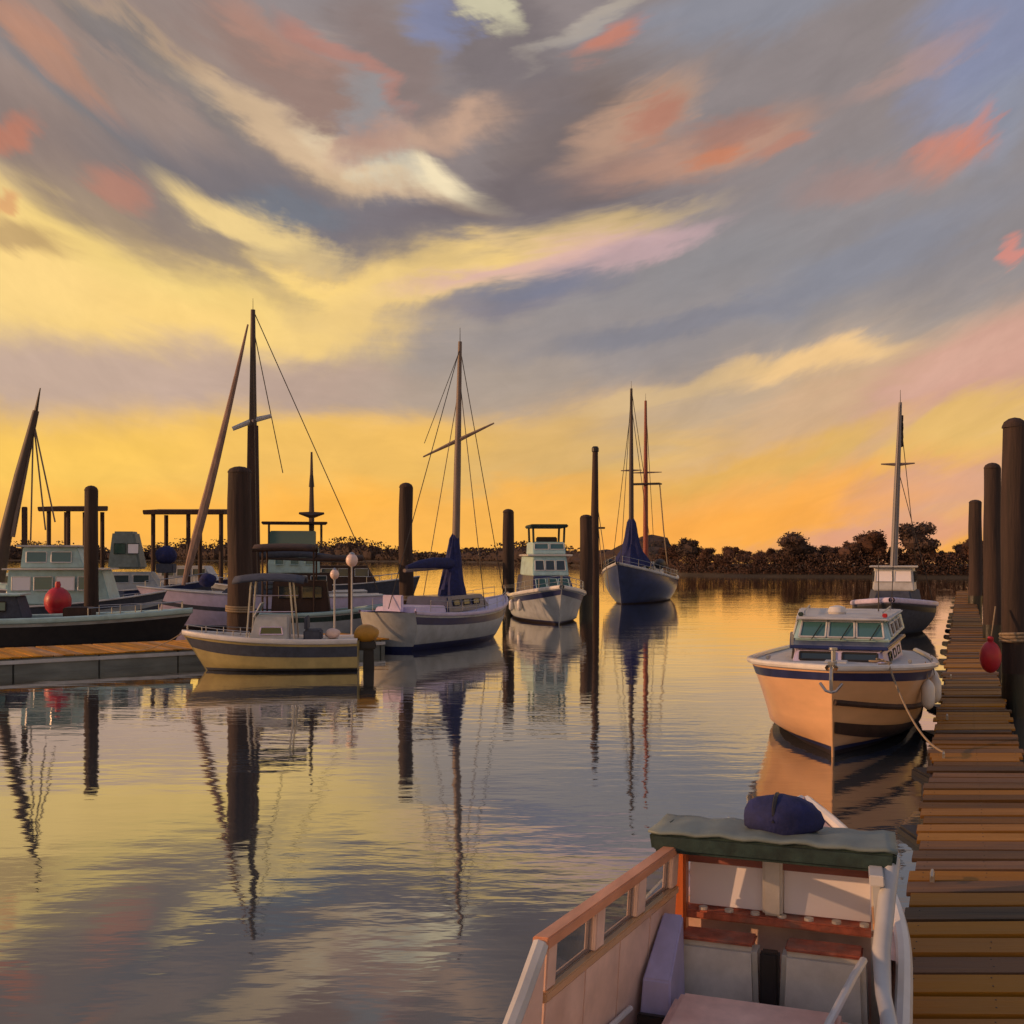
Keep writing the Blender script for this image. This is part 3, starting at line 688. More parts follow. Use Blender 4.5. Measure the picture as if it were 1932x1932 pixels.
for sd_ in (1,-1):
    MB().tube([(-4.0,sd_*1.1,2.88),(-3.9,sd_*1.1,2.96),(-.2,sd_*.95,2.97),(-.1,sd_*.95,2.88)], .02, 6).build('grab_rail', M['steel'], o, smooth=True)
    MB().box(2.6,2.9,sd_*1.55-.04,sd_*1.55+.04,1.84,1.93).build('cleat', M['steel'], o, bevel=.015)
    MB().box(.3,.5,sd_*1.0-.06,sd_*1.0+.06,2.87,2.97).build('nav_light', M['red' if sd_ > 0 else 'green'], o, bevel=.02)
for k in range(3):
    y0 = -.7+k*.68; MB().tube([(.94-.45*.04,y0,2.34),(.62,y0+.22,2.70)], .012, 5).build('wiper', M['dark'], o)
b = MB(); b.tube([(5.35,0,1.95),(5.5,0,1.7),(5.45,0,1.45)], .035, 6); b.tube([(5.40,-.22,1.62),(5.47,-.1,1.47),(5.46,0,1.44),(5.47,.1,1.47),(5.40,.22,1.62)], .03, 6); b.build('anchor', M['steel'], o, smooth=True)
b = MB(); b.tube([((.30-.012*i)*math.cos(i*.5)+3.9, (.30-.012*i)*math.sin(i*.5)+.9, 1.93+.004*i) for i in range(22)], .02, 6); b.build('rope_coil', M['rope'], o, smooth=True)
for c in o.children:                                       # the whole superstructure sits low on the deck
    if c.name.split('.')[0] in ('trunk_cabin','cabin_top','wheelhouse','wheelhouse_roof','window','porthole','antenna','radar_dome','grab_rail','nav_light','wiper'): c.location.z = -.14
h.shell(lambda u: .27+.10*(1-u), lambda u: .40+.10*(1-u), .035, 3, sides=(1,), u0=.2).build('side_shade_board', M['brownwood'], o, smooth=True)  # dark board strip on the dock side only, its brown standing in for shade
# ---- right-hand yacht behind it (1585-1760)
h = Hull(11, 4.5, 1.5, 1.6, 2.0, .8, tr=.7, rake=.9, sm=.45, e=2.5, kind='sail')
o = boat('sailing_yacht', 'dark hulled yacht with white cabin and grey mast, behind the cream cruiser', 'boat', h, bow=(19.9, 57.5), heading=(-.37,-1), mats=('slate','lav','dark','anti'), stripe=(.8,.9), deckmat='slate', rail=(.12,.14))
cabin(o, 'coachroof', -2.8, 2.2, 1.5, 1.0, 1.6, 2.35, 'slate', .8, .1, .15)
cabin(o, 'pilot_house', -1.6, 1.0, 1.22, 1.08, 2.35, 3.65, 'offwhite', .35, .05, .1)
for k in range(2):
    y0 = -.95+k*1.0; fx = lambda z: 1.0-.35*(z-2.35)/1.3+.01
    pane(o, (fx(2.85),y0,2.85),(fx(2.85),y0+.88,2.85),(fx(3.45),y0+.85,3.45),(fx(3.45),y0+.03,3.45), 'glasspale', frame='offwhite')
for sd_ in (1, -1):
    q = [(-1.2,sd_*1.2,2.85),(.4,sd_*1.12,2.85),(.3,sd_*1.07,3.4),(-1.2,sd_*1.15,3.4)]
    if sd_ > 0: q = [q[1],q[0],q[3],q[2]]
    pane(o, *q, 'glass')
MB().box(-1.8,1.0,-1.3,1.3,3.65,3.74).build('roof', M['offwhite'], o, bevel=.03)
ztop = CAMH+(HZ-765)*63/F
top = mast(o, .4, 3.74, ztop, .20, 'mastgrey', ((.62, .9, .05),), tilt=.35)
stay(o, top-Vector((0,0,.8)), (-5.2, 1.3, 2.6)); stay(o, top, (5.4,0,2.0)); stay(o, (.4,.2,ztop*.72), (.2,2.1,1.6))
bm_ = MB(); bm_.tube([(.2,.1,4.4),(-3.6,.1,4.3)], .09, 8); bm_.build('boom', M['mastgrey'], o, smooth=True)
rows = []
for i in range(7):
    zz_ = top.z-.7-i*.28; rows.append([(top.x-.03-.32*k/5, top.y+.05+.12*math.sin(k*1.3+i*.7), zz_-.03*k) for k in range(6)])
f = MB().grid(rows).build('pennant', M['ink'], o, smooth=True); sm_ = f.modifiers.new('thick', 'SOLIDIFY'); sm_.thickness = .01

# ---- grey sloop in the middle (700-955)
h = Hull(12.2, 3.9, 1.75, 1.55, 2.1, .9, tr=.74, rake=1.5, srake=.8, sm=.45, e=2.3, kind='sail', bulge=.55)
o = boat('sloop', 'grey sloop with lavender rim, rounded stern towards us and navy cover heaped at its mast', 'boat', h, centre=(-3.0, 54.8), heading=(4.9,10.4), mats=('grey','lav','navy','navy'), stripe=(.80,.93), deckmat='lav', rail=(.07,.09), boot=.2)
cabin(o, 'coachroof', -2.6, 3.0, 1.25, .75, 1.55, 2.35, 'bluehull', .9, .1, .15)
for sd_ in (1, -1):
    for k in range(3):
        x0 = -1.9+k*1.25; yt = 1.25-.5*(x0+2.6)/5.6-.06
        q = [(x0,sd_*yt,1.9),(x0+.8,sd_*(yt-.07),1.9),(x0+.8,sd_*(yt-.11),2.15),(x0,sd_*(yt-.04),2.15)]
        if sd_ > 0: q = [q[1],q[0],q[3],q[2]]
        pane(o, *q, 'glass')
cabin(o, 'cockpit_coaming', -5.4, -2.8, 1.15, 1.25, 1.6, 1.95, 'lav', .05, .05, .08)
ztop = CAMH+(HZ-645)*55/F; X0 = .3
top = mast(o, X0, 2.2, ztop, .21, 'mast', ((.615, 2.0, .0, .75),), tilt=-.3)
rows = []                                                   # loose cover bunched round the mast foot
for i in range(9):
    z = 2.2+i*.42; k = [.75,.72,.62,.5,.42,.36,.3,.26,.05][i]
    rows.append([(X0-.35*(1-i/8)+k*1.15*(1+.10*math.sin(5*a+i)+.09*math.sin(11*a-.7*i))*math.cos(a), k*.9*(1+.10*math.sin(4*a+1+i)+.09*math.sin(9*a+.6*i))*math.sin(a), z) for a in [2*PI*(j%36)/36 for j in range(37)]])
MB().grid(rows).build('sail_cover', M['navycloth'], o, smooth=True)
MB().tube([(X0,0,3.75),(-4.6,0,3.6)], .09, 8).build('boom', M['mast'], o, smooth=True)
MB().tube([(X0-.5,0,3.9),(-1.8,0,3.95),(-3.2,0,3.88),(-4.4,0,3.75)], [.3,.27,.2,.08], 10).build('boom_cover', M['navycloth'], o, smooth=True)
stay(o, top-Vector((0,0,.3)), (-6.0,0,1.9)); stay(o, top-Vector((0,0,.3)), (6.0,0,2.1))
for sd_ in (1, -1): stay(o, top-Vector((0,0,2)), (X0-.2,sd_*1.8,1.7)); 
stay(o, (X0,1.75,2.2+(ztop-2.2)*.61), top-Vector((0,0,.4)), .018)
railing(o, h, .1, .95, .6, 8, (1.0,.5), .014)
MB().box(-5.7,-5.5,-.5,.5,1.6,2.5).build('stern_seat', M['lav'], o, bevel=.03)

# ---- flybridge cruiser bow towards us (948-1112)
h = Hull(12.5, 4.7, 1.6, 1.75, 2.4, .7, tr=.9, rake=1.2, sm=.45, e=2.4, flare=.45)
o = boat('flybridge_cruiser', 'grey flybridge cruiser with tall teal tower and dark hardtop, bow towards us in mid harbour', 'boat', h, bow=(3.0, 68), heading=(.10,-1), mats=('grey','white','navy','anti'), stripe=(.80,.93), deckmat='teal', rail=(.12,.13))
cabin(o, 'cabin', -4.5, 3.0, 1.75, 1.35, 1.8, 3.0, 'navy', 1.5, .2, .15)
cabin(o, 'saloon', -4.3, 1.3, 1.45, 1.2, 3.0, 4.3, 'teal', .5, .1, .1)
for k in range(3):
    y0 = -1.1+k*.75; fx = lambda z: 3.0-1.5*(z-1.8)/1.2+.015
    pane(o, (fx(2.2),y0,2.2),(fx(2.2),y0+.68,2.2),(fx(2.8),y0+.66,2.8),(fx(2.8),y0+.02,2.8), 'glassgreen', frame='teal')
    y0 = -1.03+k*.7; fx = lambda z: 1.3-.5*(z-3.0)/1.3+.015
    pane(o, (fx(3.35),y0,3.35),(fx(3.35),y0+.62,3.35),(fx(4.0),y0+.6,4.0),(fx(4.0),y0+.02,4.0), 'glass', frame='white')
MB().box(-4.5,1.0,-1.5,1.5,4.3,4.42).build('bridge_deck', M['white'], o, bevel=.03)
cabin(o, 'bridge_coaming', -2.6, .6, 1.2, 1.1, 4.42, 5.25, 'teal', .3, .05, .05)
for y0 in (-1.0, .05):
    fx = lambda z: .6-.3*(z-4.42)/.83+.015
    pane(o, (fx(4.75),y0,4.75),(fx(4.75),y0+.95,4.75),(fx(5.12),y0+.93,5.12),(fx(5.12),y0+.02,5.12), 'glassteal', frame='white')
zt = CAMH+(HZ-988)*72/F
for x_ in (.2, -2.3):
    for sd_ in (1, -1): MB().tube([(x_,sd_*1.02,5.2),(x_,sd_*1.06,zt-.1)], .075, 8).build('hardtop_post', M['green'], o, smooth=True)
MB().box(-2.9,.7,-1.25,1.25,zt-.22,zt).build('hardtop', M['green'], o, bevel=.06)
MB().box(-1.2,-.7,-.7,.7,4.42,5.6).build('helm_seat', M['dark'], o, bevel=.06)
railing(o, h, .5, .99, .7, 7, (1.0,.5), .022)
for u_ in (.4,.62): p = h.pt(u_, .7, -1, .17); fender(o, tuple(p), .18, .7)

# ---- two-masted yacht (1115-1300)
h = Hull(15.5, 6.2, 2.3, 2.4, 3.7, 1.1, tr=.65, rake=1.4, sm=.45, e=2.5, kind='sail')
o = boat('ketch', 'blue two-masted yacht with navy cover heaped at its foremast, bow towards us in mid harbour', 'boat', h, bow=(9.6, 98), heading=(-.38,-1), mats=('bluehull','offwhite','navy','anti'), stripe=None, deckmat='grey', rail=(.12,.13))
cabin(o, 'coachroof', -4.2, 3.2, 1.5, .9, 2.4, 3.8, 'offwhite', 1.2, .2, .2)
for k in range(2):
    y0 = -.75+k*.8; fx = lambda z: 3.2-1.2*(z-2.4)/1.4+.015
    pane(o, (fx(3.1),y0,3.1),(fx(3.1),y0+.7,3.1),(fx(3.6),y0+.68,3.6),(fx(3.6),y0+.02,3.6), 'glass')
for sd_ in (1,-1):
    for k in range(3):
        x0 = -3.3+k*1.6; yt = 1.5-.6*(x0+4.2)/7.4-.1
        q = [(x0,sd_*(yt-.01),3.0),(x0+1.1,sd_*(yt-.10),3.0),(x0+1.1,sd_*(yt-.15),3.4),(x0,sd_*(yt-.06),3.4)]
        if sd_ > 0: q = [q[1],q[0],q[3],q[2]]
        pane(o, *q, 'glass')
t1 = mast(o, 2.9, 3.0, CAMH+(HZ-738)*103.5/F, .26, 'mastdark', ((.55,1.0,.0),))
t2 = mast(o, -2.6, 3.2, CAMH+(HZ-760)*108.5/F, .27, 'mastred', ((.57,1.6,.0),))
MB().box(-3.2,-2.0,-1.5,1.5,11.3,11.45).build('crosstree_platform', M['dark'], o, bevel=.03)
rows = []
for i in range(8):
    z = 3.4+i*.68; k = [1.8,1.45,1.05,.8,.62,.5,.38,.05][i]
    rows.append([(2.9+k*.9*(1+.08*math.sin(5*a+i)+.09*math.sin(11*a-.6*i))*math.cos(a), k*(1+.08*math.sin(4*a+1+i)+.09*math.sin(9*a+.5*i))*math.sin(a), z) for a in [2*PI*(j%36)/36 for j in range(37)]])
MB().grid(rows).build('sail_cover', M['navycloth'], o, smooth=True)
stay(o, t1, (6.8,0,3.1), .03); stay(o, t1, (-2.6,0,11.2), .03); stay(o, t2, (-6.8,0,2.2), .03)
for sd_ in (1,-1):
    stay(o, t1-Vector((0,0,1.5)), (2.4,sd_*2.1,2.4), .03); MB().tube([(-2.6,sd_*1.4,11.3),(-2.9,sd_*1.7,7),(-3.3,sd_*2.15,2.2)], .06, 6).build('shroud', M['rope'], o, smooth=True)
for sd_, x_ in ((-1, 3.6), (1, -.5)): MB().ball((x_,sd_*1.9,3.6), 1.2, .5, .5, lump=.05).build('deck_bundle', M['dark'], o, smooth=True)
railing(o, h, .1, .97, .75, 9, (1.0,.5), .025)

# ---- open motorboat on the left (353-672)
h = Hull(6.5, 2.4, 1.12, 1.15, 1.42, .4, tr=.9, rake=.9, sm=.42, e=2.3, flare=.5)
o = boat('open_motorboat', 'small khaki open motorboat with dark canopy over its console and bow to the left', 'boat', h, centre=(-9.05, 41.2), heading=(-1,-.10), mats=('khaki','white','slate','dark'), stripe=(.62,.88), deckmat='offwhite', rail=(.07,.10), boot=.02)
cabin(o, 'console', -.7, .75, .55, .5, 1.1, 2.05, 'offwhite', .25, .0, .05)
for sd_ in (1,-1):
    q = [(-.5,sd_*.552,1.35),(.35,sd_*.53,1.35),(.3,sd_*.515,1.62),(-.45,sd_*.53,1.62)]
    if sd_ > 0: q = [q[1],q[0],q[3],q[2]]
    pane(o, *q, 'glassgreen', name='side_panel', frame='lav')
pane(o, (.56,-.48,2.0),(.56,.48,2.0),(.30,.44,2.5),(.30,-.44,2.5), 'glassteal', name='windscreen', frame='offwhite')
for x_ in (-.95, .8):
    for sd_ in (1,-1): MB().tube([(x_,sd_*.75,1.1),(x_*.8,sd_*.68,3.3)], .035, 8).build('canopy_post', M['steel'], o, smooth=True)
MB().tube([(-.95,.72,2.2),(.72,.72,2.2)], .02, 6).build('grab_bar', M['lav'], o)
MB().tube([(-.95,-.72,2.75),(.72,-.72,2.75)], .02, 6).build('grab_bar', M['lav'], o)
rows = []
for i in range(9):
    y_ = -.95+1.9*i/8; rows.append([(-1.3+2.6*k/8, y_, 3.62-.22*(abs(y_)/.95)**2-.12*abs(k/4-1)**2.2) for k in range(9)])
f = MB().grid(rows).build('canopy', M['slate'], o, smooth=True); f.modifiers.new('thick','SOLIDIFY').thickness = .07
MB().box(-1.9,-1.25,-.6,.6,1.05,1.5).build('seat', M['slate'], o, bevel=.06)
MB().box(-1.4,-1.28,-.6,.6,1.5,2.0).build('seat_back', M['slate'], o, bevel=.04)
MB().ball((-2.3,.2,1.35), .28, .3, .2, lump=.08).build('pink_cushion', M['pink'], o, smooth=True)
b = MB(); b.ball((-3.55,0,1.32), .48, .34, .36, 16, 10, .04); b.build('outboard_cowling', M['ochre'], o, smooth=True)
MB().box(-3.95,-3.3,-.24,.24,.75,1.08,.06,.03).build('outboard_midsection', M['dark'], o, bevel=.05)
MB().box(-3.86,-3.42,-.13,.13,-.4,.76,.03,.02).build('outboard_leg', M['dark'], o, bevel=.03)
MB().box(-3.5,-3.2,-.2,.2,.7,1.05).build('outboard_bracket', M['dark'], o, bevel=.03)
railing(o, h, .6, .97, .3, 4, (1.0,), .018)

# ---- sloop with a lavender bow behind the thick pile (290-600)
h = Hull(14.5, 4.2, 1.9, 1.95, 2.5, 1.0, tr=.7, rake=1.6, sm=.42, e=2.3, kind='sail')
o = boat('sloop', 'tall sloop with lavender bow and furled headsail, behind the thick pile on the left', 'boat', h, bow=(-21.4, 65), heading=(-1,-.25), mats=('lav','offwhite','slate','anti'), stripe=(.66,.74), deckmat='grey')
cabin(o, 'coachroof', -3.5, 2.5, 1.3, .9, 2.0, 2.75, 'slate', .9, .2, .15)
for k in range(3):
    x0 = -2.6+k*1.5; yt = 1.3-.4*(x0+3.5)/6-.07
    pane(o, (x0+1,yt-.06,2.3),(x0,yt,2.3),(x0,yt-.05,2.58),(x0+1,yt-.11,2.58), 'glass')
ztop = CAMH+(HZ-585)*66.5/F
top = mast(o, .55, 2.5, ztop, .31, 'mastdark', ((.60, 1.6, -.3),))
MB().tube([(.55,0,2.5+(ztop-2.5)*.58),(.55,0,2.5)], [.32,.46], 12).build('mast_sleeve', M['brownwood'], o, smooth=True)
MB().tube(line((4.6,0,2.55), (.85,0,ztop-.9), .5), [.1,.22,.27,.27,.25,.23,.2,.17,.14,.1,.05], 8).build('furled_headsail', M['sailcloth'], o, smooth=True)
b = MB(); b.tube([(1.75,-.1,2.5+(ztop-2.5)*.567),(.5,0,2.5+(ztop-2.5)*.60),(-.55,.1,2.5+(ztop-2.5)*.617)], [.13,.17,.12], 8); b.build('yard', M['offwhite'], o, smooth=True)
stay(o, top, (-7.0,0,2.2), .03); stay(o, top-Vector((0,0,1)), (-1.3, -2, 9.5), .03)
for sd_ in (1,-1): stay(o, top-Vector((0,0,1.5)), (.3,sd_*2.0,2.1), .025)
MB().ball((3.2,.25,2.85), .5, .4, .42, lump=.08).build('sail_bag', M['navycloth'], o, smooth=True)
MB().box(.3,.45,-.06,.06,8.9,12.2).build('track', M['ochre'], o)
MB().tube([(.4,0,4.2),(-5.0,0,4.0)], .1, 8).build('boom', M['mastdark'], o, smooth=True)
MB().tube([(.2,0,4.42),(-2,0,4.45),(-4.8,0,4.2)], [.28,.24,.1], 10).build('boom_cover', M['slate'], o, smooth=True)

# ---- long dark workboat with pale rim at far left
h = Hull(15.5, 3.6, 1.55, 1.42, 1.75, .5, tr=.85, rake=1.0, sm=.45, e=2.5, flare=.5)
o = boat('workboat', 'long low dark workboat with pale grey rim, moored beyond the ochre pier at far left', 'boat', h, bow=(-15.3, 50.8), heading=(1,.20), mats=('dark','teal','grey','anti'), stripe=(.86,.95), deckmat='slate', rail=(.10,.13))
cabin(o, 'deck_house', -4.5, .6, 1.1, 1.0, 1.45, 2.5, 'slate', .3, .2, .1)
for k in range(3): pane(o, (-3.9+k*1.4,-1.055,1.85),(-2.9+k*1.4,-1.04,1.85),(-2.9+k*1.4,-1.01,2.25),(-3.9+k*1.4,-1.025,2.25), 'glassteal')
MB().box(-4.6,.5,-1.1,1.1,2.5,2.58).build('house_roof', M['teal'], o, bevel=.03)
MB().box(2.2,3.4,-.7,.7,1.4,1.95).build('engine_box', M['brownwood'], o, bevel=.04)
railing(o, h, .72, .97, .45, 4, (1.0,), .025)

# ---- wheelhouse trawler behind it with a leaning derrick
h = Hull(12, 4.0, 1.8, 1.7, 2.4, .8, tr=.8, rake=1.0, sm=.45, e=2.4, flare=.5)
o = boat('trawler', 'pale teal wheelhouse trawler with leaning derrick at the left edge', 'boat', h, centre=(-24.6, 58.5), heading=(1,.12), mats=('slate','white','grey','anti'), stripe=(.7,.82), deckmat='grey')
cabin(o, 'wheelhouse', -1.8, 3.4, 1.5, 1.25, 1.75, 3.55, 'teal', .5, .1, .1)
cabin(o, 'upper_house', -1.2, 2.0, 1.1, 1.0, 3.64, 4.75, 'teal', .4, .1, .1)
MB().box(-2.0,3.2,-1.55,1.55,3.55,3.64).build('wheelhouse_roof', M['white'], o, bevel=.03)
MB().box(-1.4,1.8,-1.15,1.15,4.75,4.85).build('upper_roof', M['offwhite'], o, bevel=.03)
for k in range(4): pane(o, (-1.5+k*1.1,-1.475,2.5),(-.6+k*1.1,-1.43,2.5),(-.6+k*1.1,-1.385,3.2),(-1.5+k*1.1,-1.43,3.2), 'glassteal' if k % 2 else 'glasspale', frame='white')
for k in range(2): pane(o, (-.9+k*1.25,-1.085,3.95),(.1+k*1.25,-1.055,3.95),(.1+k*1.25,-1.0,4.5),(-.9+k*1.25,-1.03,4.5), 'glassteal', frame='white')
b0 = Vector((-2.6,0,3.7)); 
def loc_of(o, w):                                          # world point in a boat's own axes
    v = Vector(w)-o.location; r = -o.rotation_euler.z
    return Vector((v.x*math.cos(r)-v.y*math.sin(r), v.x*math.sin(r)+v.y*math.cos(r), v.z))
a = loc_of(o, P(8, 1020, 58.5)); c = loc_of(o, P(68, 775, 58.5)); e_ = loc_of(o, P(76, 732, 58.5))
MB().tube([a-Vector((.3,0,2.2)), a, a.lerp(c,.5), c], [.32,.34,.30,.16], 10).build('derrick', M['mastdark'], o, smooth=True)
MB().tube([c, e_], [.1,.03], 6).build('derrick_tip', M['dark'], o)
stay(o, a+Vector((.45,-.1,.2)), c, .13, 'derrick_brace', 'mast')
for w in ((58,1020),(86,1000),(104,985)): stay(o, c-(c-a)*.08, loc_of(o, P(*w, 58.5)), .045, 'guy_line', 'mast')
MB().box(a.x+1.0, a.x+1.25, -.12,.12,3.6,6.9).build('samson_post', M['brownwood'], o, bevel=.03)
b = MB(); b.ball((0,0,0), .62, .62, .7); b.lathe([(.12,.62),(.14,.8),(.1,.95)], 10)
p = P(150, 1102, 54.6); rb = tag(b.build('mooring_float', M['red'], smooth=True), 'big red mooring float resting on the long dark workboat at far left', 'buoy'); rb.location = (p.x, 52.0, 1.5+.62)
b = MB(); b.lathe([(.04,-.5),(.2,-.45),(.24,-.3),(.24,.3),(.2,.45),(.04,.5)], 12); f = tag(b.build('white_fender', M['white'], smooth=True), 'white cylinder fender lying on the wheelhouse trawler stern near the red float', 'fender')
p = P(177, 1063, 57); 

for nm, a, b_, sag, lb in (('mooring_line', (-10.6, 40.9, 1.36), None, .2, 'mooring line from the small open motorboat bow back to the ochre pier'),):
    bb = on_pier(13.2, .3); tag(MB().tube(line((-12.2, 40.9, 1.45), bb, sag), .02, 6).build(nm, M['rope'], smooth=True), lb, 'rope')
# small far boats at left
def small_cruiser(label, px, py, d, L, B, heading, hullm, topm, fb=1.6, house=1.8, name='cabin_boat'):
    h = Hull(L, B, fb*.9, fb*.92, fb*1.2, .5, tr=.88, rake=.9, sm=.45, e=2.3, flare=.5)
    X = (px-966)*d/F
    o = boat(name, label, 'boat', h, centre=(X, d), heading=heading, mats=(hullm,'offwhite','slate','anti'), stripe=(.72,.86), deckmat='grey')
    cabin(o, 'cabin', -L*.28, L*.18, B*.36, B*.28, fb*.9, fb*.9+house*.6, topm, house*.35, .1, .1)
    for sd_ in (1,-1):
        for k in range(3):
            x0 = -L*.24+k*L*.125; w = L*.10; yt = lambda x: B*.36-B*.08*(x+L*.28)/(L*.46)
            z0, z1 = fb*.9+house*.25, fb*.9+house*.5
            q = [(x0,sd_*(yt(x0)-.035),z0),(x0+w,sd_*(yt(x0+w)-.035),z0),(x0+w,sd_*(yt(x0+w)-.075),z1),(x0,sd_*(yt(x0)-.075),z1)]
            if sd_ > 0: q = [q[1],q[0],q[3],q[2]]
            pane(o, *q, 'glass', frame='offwhite')
    railing(o, h, .6, .97, .5, 4, (1.0,), .025)
    return o, h
o, h = small_cruiser('blue grey cabin boat with rounded top behind the red float at left', 255, 0, 72, 10, 3.4, (1,.1), 'bluehull', 'grey', 2.3, 2.0)
cabin(o, 'upper_house', -1.5, .6, 1.1, 1.0, 3.45, 5.9, 'roof', .5, .25, .25, .13)
for k in range(2): pane(o, (-1.1+k*.85,-1.0,4.45),(-.4+k*.85,-.975,4.45),(-.4+k*.85,-.905,5.1),(-1.1+k*.85,-.93,5.1), 'glasspale' if k else 'glassgreen', frame='green')
MB().ball((2.05,-.3,4.35), .68, .62, .62, lump=.06).build('covered_bundle', M['navycloth'], o, smooth=True)
MB().box(1.5,2.6,-.9,.3,3.2,3.8).build('bundle_stand', M['slate'], o, bevel=.04)
fp = wp(o, (0,0,0))
f.location = (fp.x-1.6, 58.5-.9, 1.98); 
o, h = small_cruiser('dark green cabin boat low in the water behind the lavender sloop bow at left', 195, 0, 66, 8, 3.0, (1,.05), 'green', 'slate', 1.5, 1.4)

small_cruiser('low grey cabin boat far back at the left edge beyond the trawler', 40, 0, 84, 9.5, 3.2, (-1,.15), 'slate', 'teal', 1.9, 2.2)
small_cruiser('navy cabin boat with offwhite cabin far back under the middle boat shelter', 370, 0, 92, 10.5, 3.4, (1,-.1), 'navy', 'offwhite', 2.3, 2.4)
small_cruiser('dark brown cabin boat far back between the lamps and the pile beside the grey sloop', 668, 0, 92, 11, 3.4, (1,.1), 'slate', 'brownwood', 2.2, 2.6)
small_cruiser('green cabin boat far back between the leaning derrick and the round-topped pile', 118, 0, 98, 9, 3.2, (1,.1), 'green', 'grey', 2.2, 2.4)
# flybridge boat with teal windows behind the tall sloop (480-600)
o, h = small_cruiser('teal two-storey cabin boat with short dark mast, behind the motorboat canopy', 545, 0, 79, 11, 3.8, (-1,-.2), 'grey', 'brownwood', 2.0, 2.2, 'cabin_cruiser')
cabin(o, 'upper_cabin', -2.2, 1.6, 1.25, 1.1, 3.1, 5.0, 'teal', .4, .1, .1)
MB().box(-2.7,1.9,-1.5,1.5,6.6,6.75).build('hardtop', M['brownwood'], o, bevel=.04)
cabin(o, 'bridge_screen', -1.9, 1.5, 1.2, 1.1, 5.06, 6.1, 'glassteal', .2, .0, .05)
MB().box(-2.3,1.7,-1.35,1.35,5.0,5.06).build('bridge_deck', M['dark'], o)
for x_ in (-2.3,1.4):
    for sd_ in (1,-1): MB().tube([(x_,sd_*1.3,5.0),(x_,sd_*1.3,6.6)], .06, 6).build('hardtop_post', M['dark'], o)
for k in range(3):
    pane(o, (-.75+k*1.05+.9-1.3,1.23,3.7),(-1.75+k*1.05,1.25,3.7),(-1.75+k*1.05,1.2,4.6),(-1.15+k*1.05,1.18,4.6), 'glassteal', frame='teal')
x_ = loc_of(o, P(588, 960, 79)).x
MB().tube([(x_,0,2.2),(x_,0,7.2),(x_,0,CAMH+(HZ-852)*79/F)], [.14,.2,.07], 8).build('mast', M['mastdark'], o, smooth=True)
MB().tube([(x_-.9,0,CAMH+(HZ-968)*79/F),(x_,0,CAMH+(HZ-972)*79/F),(x_+.9,0,CAMH+(HZ-968)*79/F)], [.08,.3,.08], 6).build('crosstree', M['mastdark'], o, smooth=True)
MB().tube([(x_,0,9.3),(x_,0,10.2)], [.2,.12], 8).build('radar', M['dark'], o, smooth=True)

# grey green launch with a brown awning (590-745)
h = Hull(7.6, 2.8, 1.3, 1.3, 1.75, .4, tr=.88, rake=.9, sm=.45, e=2.3, flare=.5)
o = boat('awning_launch', 'grey green launch with brown awning, behind the two globe lamps', 'boat', h, centre=(-10.0, 58.0), heading=(1,.12), mats=('grey','teal','green','anti'), stripe=(.75,.9), deckmat='slate', rail=(.08,.10))
for x_ in (-3.0,-.4,1.4):
    for sd_ in (1,-1): MB().tube([(x_,sd_*1.15,1.3),(x_,sd_*1.15,4.35 if x_ > 0 else 4.75)], .055, 6).build('awning_post', M['brownwood'], o)
rows = [[(-3.5+3.2*k/6, -1.4+2.8*i/6, 4.95-.25*abs(i/3-1)**2-.06*abs(k/3-1)**2) for k in range(7)] for i in range(7)]
f2 = MB().grid(rows).build('awning', M['brownwood'], o, smooth=True); f2.modifiers.new('thick','SOLIDIFY').thickness = .16
rows = [[(-.3+2.4*k/6, -1.4+2.8*i/6, 4.35-.2*abs(i/3-1)**2) for k in range(7)] for i in range(7)]
f2 = MB().grid(rows).build('fore_awning', M['brownwood'], o, smooth=True); f2.modifiers.new('thick','SOLIDIFY').thickness = .14
cabin(o, 'engine_house', -2.6, .4, .9, .8, 1.35, 3.0, 'brownwood', .2, .1, .05)
for k in range(2): pane(o, (-2.2+k*1.2,-.885,2.1),(-1.2+k*1.2,-.86,2.1),(-1.2+k*1.2,-.835,2.7),(-2.2+k*1.2,-.86,2.7), 'glass')

# boat shelters on posts
def shelter(label, px0, px1, ytop, d):
    a, c = P(px0, ytop, d), P(px1, ytop, d); o = thing('boat_shelter', label, 'shelter', (a.x, d, 0), 0, 'open boat shelters'); Lx = c.x-a.x; zt = a.z
    MB().hexa([(-.3,-1.6,zt-.35),(Lx,-1.6,zt-.35),(Lx,2.4,zt-.15),(-.3,2.4,zt-.15),(-.35,-1.65,zt),(Lx,-1.65,zt),(Lx,2.45,zt+.25),(-.35,2.45,zt+.25)]).build('roof', M['brownwood'], o, bevel=.04)
    for x_ in (.35, Lx*.52, Lx-.3):
        for y_ in (-1.2, 2.0): MB().tube([(x_,y_,-1),(x_,y_,zt-.25)], .17, 8).build('post', M['brownwood'], o, smooth=True)
shelter('open boat shelter with thin dark roof between the leaning derrick and the round-topped pile', 96, 182, 958, 84)
shelter('open boat shelter with dark roof on posts, left of the tall sloop headsail', 290, 432, 964, 86)

# red float hung on the nearest right-hand pile
p = P(1888, 1240, 27.9)
b = MB(); b.ball((0,0,0), .27, .27, .42); f = tag(b.build('red_float', M['red'], smooth=True), 'red float hanging against the nearest pile on the right-hand dock', 'buoy'); f.location = (p.x, p.y+.6, 1.62)
MB().tube([(0,0,.4),(.12,.1,.9),(.22,.2,1.3)], .02, 6).build('lanyard', M['rope'], f)
MB().lathe([(.05,.38),(.08,.42),(.08,.5),(.04,.54)], 10).build('eye', M['red'], f, smooth=True)

